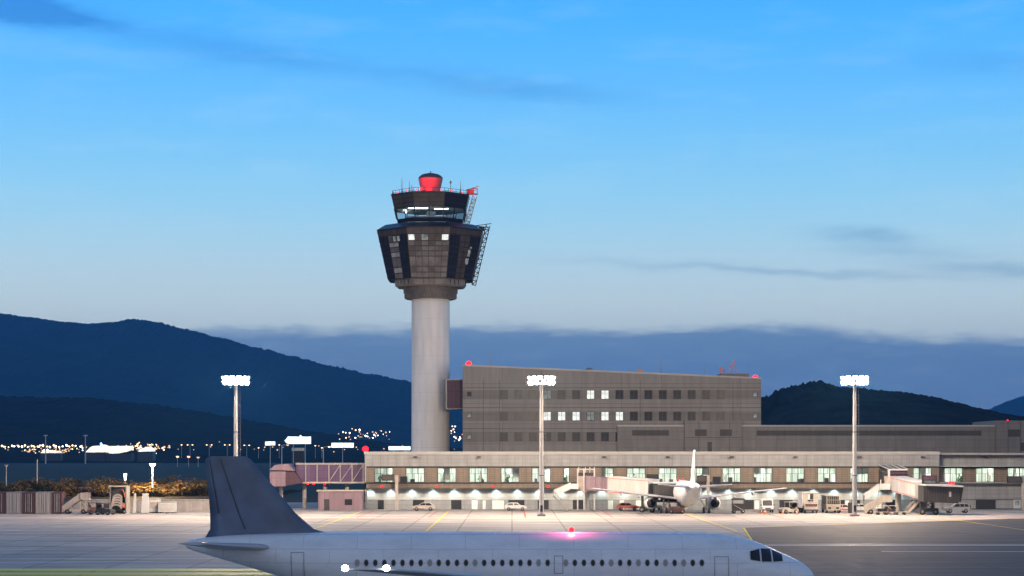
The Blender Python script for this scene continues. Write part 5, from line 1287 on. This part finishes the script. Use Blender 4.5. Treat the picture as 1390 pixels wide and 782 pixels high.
# baggage carts in front of the right bridge
def cart(label, px, d, rz, mat, load):
    d += 7
    r_ = empty('baggage_cart', label, 'baggage cart', (PX(px, d), d, .012), rz, 'baggage carts by the right bridge')
    m_ = MB(); m_.box(-1.0, 1.0, -.6, .6, .42, .55); m_.bar((1.0, 0, .4), (1.5, 0, .35), .08)
    for x in (-.95, .95):
        for s_ in (-.55, .55): m_.bar((x, s_, .55), (x, s_, 1.55 if load else 1.0), .06)
        m_.bar((x, -.55, 1.5 if load else .95), (x, .55, 1.5 if load else .95), .06)
    if load: m_.box(-1.05, 1.05, -.65, .65, 1.5, 1.58)
    m_.build('frame', mat, r_)
    if load:
        for k in range(5):
            m_ = MB(); x = -.85 + k * .36; m_.box(x, x + .3, -.45, .4, .553, .553 + random.uniform(.4, .75)); m_.build('suitcase', random.choice(['dark_metal', 'plum', 'canvas_dark', 'container_dark']), r_)
    wheelset(r_, (0, 0, 0), [(x, s_ * .55, .21) for x in (-.7, .7) for s_ in (-1, 1)], .21, .16)
cart('loaded baggage cart nearest the cream passenger stairs', 1197, 326.5, R(5), 'canvas_pale', True)
cart('loaded baggage cart in the middle of the row before the right bridge', 1209, 327, R(-8), 'canvas_pale', True)
cart('low empty baggage cart at the right end of the row before the right bridge', 1222, 327, R(3), 'cream_paint', False)
# dark ground equipment by the parked airliner
org = Vector((PX(1002, 343), 343, .012))
gp = empty('ground_power_unit', 'dark ground power unit with a canopy under the right wing of the parked airliner', 'power unit', org)
b = MB(); b.box(-1.1, 1.1, -.7, .7, .4, 1.7); b.build('housing', 'dark_metal', gp)
b = MB(); b.prism([(-1.25, 2.4), (1.25, 2.4), (.9, 2.65), (-.9, 2.65)], -.8, .8, 'Y'); [b.bar((x, s_, 1.7), (x, s_, 2.4), .08) for x in (-1, 1) for s_ in (-.6, .6)]; b.build('canopy', 'dark_metal', gp)
b = MB(); b.bar((-.9, -.72, 1.5), (.9, -.74, .5), .1); b.build('cable', 'canvas_pale', gp)
wheelset(gp, (0, 0, 0), [(x, s_ * .7, .3) for x in (-.8, .8) for s_ in (-1, 1)], .3, .2)
tug('pushback_tug', 'dark low pushback tug left of the tail of the parked airliner', 918, 333, 0, 'container_dark', 2.0)
# cars between the left mast and airliner, low along the pier foot
for px, mt, lb in ((575, 'canvas_pale', 'pale van like car at the pier foot right of the leftmost docking display'), (700, 'white_paint', 'white car parked at the pier foot left of the middle mast'), (852, 'red_stripe', 'reddish car parked at the pier foot under the long boarding bridge'), (886, 'canvas_pale', 'beige car parked beside the legs of the long boarding bridge')):
    car('parked_car', lb, (PX(px, 358), 358, .012), random.choice([0, R(180)]), 4.2, 1.7,
        [(-2.1, .42), (2.1, .4), (2.12, .8), (1.6, .95), (.9, 1.02), (.3, 1.48), (-1.2, 1.48), (-2.05, .98)], [[(.75, 1.02), (.28, 1.4), (-.35, 1.4), (-.35, 1.02)], [(-.45, 1.02), (-.45, 1.4), (-1.15, 1.4), (-1.6, 1.02)]], mt, (1.3, -1.3))

# ------------------------------------------------------------------ equipment on the far left
def container(label, x0, x1, d, h, mat):
    cx = (x0 + x1) / 2; w = x1 - x0
    r_ = empty('cargo_container', label, 'container', (cx, d, .012), 0, 'upright cargo containers on the left')
    m_ = MB(); m_.box(-w / 2 + .02, w / 2 - .02, 0, 3.0, .12, h); m_.build('shell', mat, r_)
    m_ = MB()
    for x in (-w / 2 + .02, w / 2 - .14): m_.box(x, x + .12, -.06, 0 - .002, .0, h + .02)
    m_.box(-w / 2 + .14, w / 2 - .14, -.06, -.002, h - .12, h); m_.box(-w / 2 + .14, w / 2 - .14, -.06, -.002, 0.0, .14); m_.build('corner_frame', 'grey_metal' if mat == 'container_pale' else 'container_dark', r_)
    m_ = MB()
    for x in (-w * .22, -w * .05, w * .05, w * .22): m_.bar((x, -.05, .3), (x, -.05, h - .3), .05)
    m_.build('locking_bar', 'galv', r_)
dC = 338.0; z34 = PZ(668, dC)
for a, c, mt, lb in ((-14, 8, 'container_dark', 'dark maroon upright container at the left edge of the picture'), (8.4, 29.6, 'container_pale', 'left of the two pale upright containers, beside the left edge'), (30, 47.6, 'container_dark', 'dark maroon upright container between the two pale ones'),
                     (48, 70, 'container_pale', 'right of the two pale upright containers'), (70.4, 84, 'container_dark', 'dark maroon upright container beside the canopied passenger stairs')):
    container(lb, PX(a, dC), PX(c, dC), dC, z34, mt)
# low barrier wall behind the left equipment
org = Vector((PX(150, 352), 352, 0))
bw = empty('barrier_wall', 'low pinkish concrete barrier wall below the bushes on the left', 'wall', org)
b = MB(); b.box(PX(100, 352), PX(300, 352), 352, 352.35, .01, PZ(679, 352)); b.build('panel', 'barrier', bw, org)
b = MB(); b.box(PX(100, 352), PX(300, 352), 351.9, 352.45, PZ(679, 352), PZ(678, 352)); b.build('coping', 'cream_paint', bw, org)
# ribbed bellows ramp
dE = 339.0; org = Vector((PX(161, dE), dE, .012))
bl = empty('bellows_ramp', 'tall pale portal with ribbed curved bellows standing by the barrier wall', 'boarding ramp', org)
W2 = 25 / 2 * dE / F; Ht = PZ(659.5, dE)
b = MB(); b.box(-W2, -W2 + .3, .2, 2.4, 0, Ht - .2); b.box(W2 - .3, W2, -.4, 2.0, 0, Ht - .2); b.box(-W2, W2, -.4, 2.0, Ht - .2, Ht); b.box(-W2 + .3, W2 - .3, 1.6, 1.8, 0, Ht - .2); b.build('portal', 'cream_paint', bl)
b = MB()
for k in range(7):
    t = k / 6; zc = .9 + t * (Ht - 2.1); xc = -.25 + .3 * t - .1; rr = .95 - .05 * k
    pts = [(rr * math.cos(a), rr * math.sin(a)) for a in [math.pi * q / 10 for q in range(11)]]
    for q in range(10): b.bar((xc + pts[q][0], -.5 + .12 * k, zc + pts[q][1] * .75), (xc + pts[q + 1][0], -.5 + .12 * k, zc + pts[q + 1][1] * .75), .13, .3)
b.build('bellows_rib', 'canvas_pale', bl)
b = MB(); b.box(-1.1, .75, -.05, 1.5, .5, Ht - .7); b.build('bellows', 'canvas_dark', bl)
b = MB(); b.bar((.9, -.3, Ht - .6), (1.15, -.3, Ht - 2.0), .12); b.bar((.6, -.3, Ht - .5), (1.1, -.3, Ht - 1.4), .1); b.box(.75, 1.2, -.35, .2, 1.1, 1.9); b.build('hoist', 'red_stripe', bl)
wheelset(bl, (0, 0, 0), [(-1.0, -.3, .35), (1.1, -.3, .35)], .35, .25)
# white wedge deflectors and boxes
def wedge(label, px0, px1, y0, d, ):
    cx = PX((px0 + px1) / 2, d); w = PX(px1, d) - PX(px0, d); h = PZ(y0, d)
    r_ = empty('blast_deflector', label, 'deflector', (cx, d, .012), 0, 'white upright deflectors')
    m_ = MB(); m_.prism([(-w / 2 - .15, 0), (w / 2, 0), (w / 2 - .05, h), (-w / 2 + .12, h)], 0, .5, 'Y'); m_.build('panel', 'white_paint', r_)
    m_ = MB(); m_.bar((0, .5, h * .8), (0, 1.7, .1), .14); m_.box(-w / 2 - .2, w / 2 + .1, -.1, 1.8, 0, .1); m_.build('brace', 'grey_metal', r_)
wedge('narrow white upright deflector right of the ribbed bellows', 181, 184.5, 670, 341); wedge('broad white upright deflector beside the white cabin', 192.5, 201.5, 670, 341)
def cabin(name, label, cat, a, c, y0, d, dep, win=True):
    cx = PX((a + c) / 2, d); w = PX(c, d) - PX(a, d); h = PZ(y0, d)
    r_ = empty(name, label, cat, (cx, d, .012), 0)
    m_ = MB(); m_.box(-w / 2, w / 2, 0, dep, .2, h); m_.build('shell', 'white_paint', r_)
    m_ = MB(); m_.box(-w / 2 - .08, w / 2 + .08, -.08, dep + .08, h, h + .1); m_.build('roof', 'cream_paint', r_)
    m_ = MB()
    if win: m_.box(-w * .3, w * .45, -.04, -.002, h * .35, h * .78); m_.build('shutter', 'canvas_pale', r_)
    else:
        for k in range(6): z = .4 + k * (h - .6) / 6; m_.box(-w / 2 + .05, w / 2 - .05, -.03, -.002, z, z + .07)
        m_.build('side_rail', 'canvas_pale', r_)
    m_ = MB(); [m_.box(x - .2, x + .2, .1, dep - .1, 0, .2) for x in (-w * .4, 0, w * .4)]; m_.build('skid', 'dark_metal', r_)
cabin('site_cabin', 'small white cabin with a tan shutter beside the broad deflector', 'cabin', 201, 214.5, 677.5, 343, 3, True)
cabin('storage_container', 'low long white storage container at the right end of the left equipment', 'container', 214.8, 236, 682, 342, 3, False)
tug('baggage_tug', 'dark baggage tug parked just right of the canopied stairs', 131, 329, R(20), 'container_dark')
tug('baggage_tug', 'dark baggage tug standing in front of the barrier wall beside the bellows', 143, 326, R(-20), 'dark_metal')

# ------------------------------------------------------------------ bushes and trees on the bank
def leaf_crown(seed, w, h, n, lobes=7, size=.24):
    rr = random.Random(seed); m_ = MB(); L = []
    for k in range(lobes): L.append((rr.uniform(-w * .36, w * .36), rr.uniform(-w * .25, w * .25), rr.uniform(h * .35, h * .72), rr.uniform(.22, .4) * w * .8, rr.uniform(.2, .36) * h))
    for i in range(n):
        cx, cy, cz, rw, rh = rr.choice(L); u = Vector((rr.gauss(0, 1), rr.gauss(0, 1), rr.gauss(0, 1))).normalized() * (rr.random() ** .45)
        p = Vector((cx + u.x * rw, cy + u.y * rw, max(.05, cz + u.z * rh))); s_ = size * rr.uniform(.5, 1.3)
        q = Matrix.Rotation(rr.uniform(0, 6.28), 3, 'Z') @ Matrix.Rotation(rr.uniform(-1.1, 1.1), 3, 'X')
        a, c = q @ Vector((s_, 0, 0)), q @ Vector((0, s_ * .6, 0)); m_.add([p - a, p - c, p + a, p + c], [(0, 1, 2, 3)], 0 if rr.random() < .62 else 1)
    return m_
protos = []
for i, (w, h) in enumerate(((6.5, 4.6), (5.2, 3.8), (7.5, 5.0), (4.4, 3.2))):
    r_ = empty('bush', 'dry leafy bush on the lamplit bank at the left edge of the apron', 'bush', (0, 0, 0), 0, 'bushes on the left bank')
    leaf_crown(20 + i, w, h, 2600).build('foliage', ['leaf', 'leaf_green'] if i % 2 == 0 else ['leaf_green', 'leaf'], r_)
    m_ = MB(); rr = random.Random(i)
    for k in range(5): m_.cyl((rr.uniform(-.3, .3), 0, 0), (rr.uniform(-1.2, 1.2), rr.uniform(-.6, .6), h * .6), .09, .03, 6)
    m_.build('stem', 'bark', r_); protos.append(r_)
rnd = random.Random(33); k = 0
for row, (dd, n, px0, px1) in enumerate(((452, 22, -40, 262), (470, 22, -50, 300), (492, 20, -60, 330))):
    for i in range(n):
        px = px0 + (px1 - px0) * (i + rnd.uniform(-.3, .3)) / (n - 1); p = protos[rnd.randrange(4)]
        loc = (PX(px, dd), dd + rnd.uniform(-5, 5), 0)
        o = p if False else dup(p, loc, rnd.uniform(0, 6.28)); s_ = rnd.uniform(.8, 1.15); o.scale = (s_ * 1.15, s_ * 1.15, s_ * (.85 if row == 0 else .95))
for p in protos: 
    for ch in [o for o in col.objects if o.parent == p]: bpy.data.objects.remove(ch)
    bpy.data.objects.remove(p)
# bank they grow on
b = MB(); b.prism([(430, 0), (446, .7), (520, 1.0), (560, 0)], PX(-120, 450), PX(345, 450), 'X'); structure(b.build('bank', 'earth'))

# ------------------------------------------------------------------ street lamps and poles
def street_lamp(label, px, ytop, ybase, d, arm=0, lit=True, group=None, double=False, lens='street_lens', r=.1, hs=1.0):
    z = PZ(ytop, d); r_ = empty('street_lamp', label, 'street lamp', (PX(px, d), d, max(0, PZ(ybase, d))), 0, group)
    z0 = max(0, PZ(ybase, d)); H = z - z0
    m_ = MB(); m_.cyl((0, 0, 0), (0, 0, H), r * 1.3, r * .8, 8)
    arms = ([1, -1] if double else ([arm] if arm else []))
    for a in arms: m_.bar((0, 0, H - .05), (a * 1.6, 0, H + .25), r * 1.1)
    m_.build('pole', 'galv', r_)
    for a in (arms or [0]):
        m_ = MB(); m_.obox((a * 1.9, 0, H + .32), (.9 * hs, .4 * hs, .22 * hs)); hd = m_.build('lamp_head', 'grey_metal', r_)
        m_ = MB(); m_.lathe([(0, -.3 * hs), (.26 * hs, -.24 * hs), (.34 * hs, -.1 * hs), (.34 * hs, 0)], 10, (a * 1.9, 0, H + .2)); m_.build('lens', lens if lit else 'interior_white', hd)
    return r_
l_ = street_lamp('bright lit street lamp on a short pole above the bushes on the left', 207, 632, 676, 448, -0.0, True, hs=1.5, r=.16)
lamp('street_glow', 'POINT', (-.6, -1.6, PZ(632, 448) - .8), 22000, (1, .62, .28), l_, .4)
street_lamp('unlit street lamp on a bent pole at the far left edge', 8.5, 633, 672, 450, 0, False, r=.12)
m_ = MB(); dd = 470; r_ = empty('bare_pole', 'thin bare pole behind the bushes near the left edge', 'pole', (PX(50.5, dd), dd, 0)); m_.cyl((0, 0, 0), (0, 0, PZ(624, dd)), .17, .13, 8); m_.build('shaft', 'galv', r_); m_ = MB(); m_.cyl((0, 0, PZ(624, dd)), (0, 0, PZ(622.5, dd)), .2, .1, 8); m_.build('cap', 'dark_metal', r_)
dd = 470; r_ = empty('light_pillar', 'small glowing white pillar rising out of the bushes', 'light pillar', (PX(170, dd), dd, 0)); m_ = MB(); m_.cyl((0, 0, 0), (0, 0, PZ(652, dd)), .15, .15, 10); m_.build('post', 'galv', r_); m_ = MB(); m_.cyl((0, 0, PZ(652, dd)), (0, 0, PZ(643, dd)), .22, .42, 12); m_.build('lamp_body', 'post_lit', r_)
# lit lamps along the far road
dR = 1500.0
for i, (px, y, dbl) in enumerate(((246.5, 604, False), (258, 604, True), (284, 604, True), (308.5, 604, True), (335, 604.5, True), (351, 608, False), (379, 604, False), (428, 605, False), (437, 608, False))):
    street_lamp(['single far lamp at the left end of the road lamps', 'first double far lamp from the left', 'second double far lamp, midway to the left mast', 'double far lamp just left of the left mast', 'double far lamp just right of the left mast', 'single far lamp left of the small billboard', 'single far lamp between the small and large billboards',
                 'single far lamp just right of the large billboard', 'single far lamp left of the low billboard'][i], px, y, 622, dR, 0, True, 'far road lamps beyond the apron', dbl, 'town_warm', r=.14, hs=1.8)
for px, y, lb in ((241, 620, 'left amber marker lamp low beyond the apron'), (256, 620, 'right amber marker lamp low beyond the apron'), (269, 621, 'small pale marker lamp low beyond the apron')):
    street_lamp(lb, px, y, 634, 900, 0, True, 'marker lamps', lens='town_red' if px < 260 else 'town_dim', r=.1, hs=2.0)
street_lamp('bent arm street lamp standing left below the large billboard', 382.5, 604.5, 640, 620, 1, True, hs=1.2, lens='town_dim', r=.17)
street_lamp('bent arm street lamp standing between the large and low billboards', 439, 607, 640, 620, 1, True, hs=1.2, lens='town_warm', r=.17)
for px, lb in ((62, 'left of two tall thin masts above the town lights'), (116, 'right of two tall thin masts above the town lights')):
    d_ = 2200; r_ = empty('tall_mast', lb, 'mast', (PX(px, d_), d_, 0), 0, 'tall masts by the town'); m_ = MB(); m_.cyl((0, 0, 0), (0, 0, PZ(592, d_)), .8, .5, 8); m_.build('shaft', 'galv', r_); m_ = MB(); m_.box(-2.2, 2.2, -.8, .8, PZ(592, d_), PZ(590.5, d_)); m_.build('head_frame', 'galv', r_)

# ------------------------------------------------------------------ billboards
def billboard(label, a, c, y0, y1, d, ybase, mat='billboard_lit', posts=2, step=None):
    cx = PX((a + c) / 2, d); w = PX(c, d) - PX(a, d); z0, z1 = PZ(y1, d), PZ(y0, d)
    r_ = empty('billboard', label, 'billboard', (cx, d, 0), 0, 'lit roadside billboards')
    m_ = MB(); m_.box(-w / 2, w / 2, 0, .6, z0, z1); m_.build('panel', 'dark_metal', r_)
    m_ = MB(); m_.box(-w / 2 + .15, w / 2 - .15, -.06, -.003, z0 + .15, z1 - .15)
    if step: m_.prism([(-w / 2 - step * w, z0 + (z1 - z0) * .45), (-w / 2 - .01, z0 + .2), (-w / 2 - .01, z1 - .5), (-w / 2 - .3 * step * w, z1 - (z1 - z0) * .3)], -.06, .3, 'Y'); m_.box(w * .02, w * .09, -.06, .1, z1, z1 + .5)
    m_.build('lit_face', mat, r_)
    m_ = MB()
    for k in range(posts): x = (-w / 2 + w * (k + .5) / posts) if posts > 1 else 0; m_.cyl((x, .3, 0), (x, .3, z0), .22, .2, 8)
    m_.build('post', 'galv', r_)
    return r_
billboard('largest glowing white billboard on two posts left of the tower', 390, 422.5, 592.3, 603, 900, 630, step=.12)
billboard('small glowing white billboard furthest left', 359.5, 374, 599, 605, 900, 630, posts=1)
billboard('low wide glowing white billboard left of the red corner lamp', 449.5, 480.5, 600.8, 608, 900, 630, posts=1)
billboard('glowing white billboard just behind the pier roof at the foot of the tower', 527, 557.5, 605.5, 611.5, 900, 630)
d_ = 1100; r_ = empty('roadside_kiosk', 'small pale lit kiosk under the largest billboard', 'kiosk', (PX(404, d_), d_, 0)); m_ = MB(); m_.box(-3.4, 3.4, 0, 5, PZ(612, d_), PZ(608, d_)); m_.build('lit_face', 'lit_window_dim', r_); m_ = MB(); m_.box(-3.6, 3.6, .1, 5.2, 0, PZ(612, d_)); m_.build('base', 'dark_metal', r_)

# ------------------------------------------------------------------ the town
def town_z(d): return PZ(538.5, 3500) * ((d - 2300) / 1200) ** 1.15 if d > 2300 else 0
rr = random.Random(77)
lit = MB(); dim = MB(); wht = MB()
def dot(m_, px, py, d, r): m_.lathe([(0, -r), (r, 0), (0, r)], 6, (PX(px, d), d, PZ(py, d)), smooth=False)
for i in range(95):
    px = rr.choice([rr.uniform(0, 115), rr.uniform(0, 230), rr.uniform(40, 100), rr.uniform(170, 215)]); py = 607.5 + rr.gauss(0, 3.0)
    q = rr.random(); dot(lit if q < .35 else dim if q < .8 else wht, px, py, 2420 + rr.uniform(-30, 30), rr.uniform(.4, 1.1))
for i in range(26):
    px = 2 + i * 4.4 + rr.uniform(-1.5, 1.5); dot(lit if rr.random() < .6 else wht, px, 606 + rr.uniform(-1.5, 1.5), 2400, rr.uniform(.8, 1.5))
for i in range(34): dot(dim, rr.uniform(30, 95), 612 + rr.uniform(-2, 2.5), 2390, rr.uniform(.5, 1.2))
for i in range(26): dot(dim if rr.random() < .5 else lit, rr.uniform(176, 230), 606 + rr.gauss(0, 2.5), 2400, rr.uniform(.6, 1.6))
for i in range(22): dot(dim, rr.uniform(230, 560), 608 + rr.gauss(0, 3.0), 2400, rr.uniform(.5, 1.1))
for m_, mt in ((lit, 'town_warm'), (dim, 'town_dim'), (wht, 'town_white')): 
    pass
allm = MB()
for idx, m_ in enumerate((lit, dim, wht)):
    o = len(allm.v); allm.v += m_.v; allm.f += [tuple(i + o for i in f) for f in m_.f]; allm.m += [idx] * len(m_.f); allm.s += m_.s
stuff(allm.build('town_lights', ['town_warm', 'town_dim', 'town_white']))
v2 = MB()
for i in range(40): dot(v2, rr.uniform(455, 530), 590 + rr.gauss(0, 4) , 3000, rr.uniform(.6, 1.5))
for i in range(16): dot(v2, rr.uniform(612, 628), rr.uniform(578, 610), 3000, rr.uniform(.6, 1.6))
v2.m = [rr.choice((0, 0, 1, 2)) for _ in range(len(v2.f))]
# one tone per lamp, not per face
fpl = 12
for i in range(0, len(v2.f), fpl):
    t = rr.choice((0, 1, 1, 2))
    for j in range(i, min(i + fpl, len(v2.f))): v2.m[j] = t
stuff(v2.build('hillside_lights', ['town_warm', 'town_dim', 'town_white']))
def warehouse(label, outline, d, dep, sign=None):
    xs = [p[0] for p in outline]; cx = PX(sum(xs) / len(xs), d); zb = town_z(d)
    r_ = empty('floodlit_warehouse', label, 'warehouse', (cx, d, 0), 0, 'floodlit buildings in the town')
    m_ = MB(); m_.prism([(PX(a, d) - cx, PZ(y, d)) for a, y in outline], 0, dep, 'Y'); m_.build('facade', 'warehouse_lit', r_)
    x0, x1 = min(xs), max(xs); yb = max(p[1] for p in outline)
    m_ = MB(); m_.box(PX(x0, d) - cx, PX(x1, d) - cx, .5, dep, PZ(yb, d) - 14, PZ(yb, d)); m_.build('base', 'dark_metal', r_)
    if sign: m_ = MB(); m_.lathe([(0, -2), (1.7, 0), (0, 2)], 8, (PX(sign[0], d) - cx, 1, PZ(sign[1], d))); m_.build('blue_lamp', 'blue_lit', r_)
warehouse('left floodlit town building with a pitched top and blue lamp', [(116, 614), (122, 607.5), (126, 605.5), (136, 605), (138, 603.5), (141, 604.5), (143, 606), (143, 614)], 2350, 20, (137, 602.5))
warehouse('right floodlit town building, long and white with a slanting left side', [(148, 615.5), (144, 608), (145, 605.5), (176, 605.5), (178, 607), (175, 611), (168, 613), (155, 615.5)], 2350, 20)
warehouse('small low floodlit shed at the right end of the town', [(187, 613), (190, 610), (200, 606.5), (206, 609), (207, 612.5)], 2350, 20)
warehouse('long dim lit shed left of the large floodlit buildings', [(55, 615), (58, 611.5), (66, 611), (80, 612.5), (82, 615)], 2350, 12)

# ------------------------------------------------------------------ haze
hm, nt, out = new_mat('haze'); vol = N(nt, 'ShaderNodeVolumePrincipled'); vol.inputs['Color'].default_value = (.13, .52, 1, 1); vol.inputs['Density'].default_value = 6.0e-5; vol.inputs['Anisotropy'].default_value = .2
nt.links.new(vol.outputs[0], out.inputs['Volume'])
b = MB(); b.box(-11600, 11600, -600, 13600, -3.5, 640); hz = stuff(b.build('haze', hm))

# ------------------------------------------------------------------ render settings
sc.view_settings.view_transform = 'Standard'; sc.view_settings.look = 'None'; sc.view_settings.exposure = 0; sc.view_settings.gamma = 1
try: sc.view_settings.use_curve_mapping = False
except Exception: pass
cy = sc.cycles
cy.use_denoising = True
try: cy.denoiser = 'OPENIMAGEDENOISE'; cy.denoising_input_passes = 'RGB_ALBEDO_NORMAL'
except Exception: pass
cy.max_bounces = 5; cy.diffuse_bounces = 2; cy.glossy_bounces = 2; cy.transmission_bounces = 4; cy.transparent_max_bounces = 10; cy.volume_bounces = 0
cy.sample_clamp_indirect = 4; cy.sample_clamp_direct = 0; cy.caustics_reflective = False; cy.caustics_refractive = False
cy.use_light_tree = True
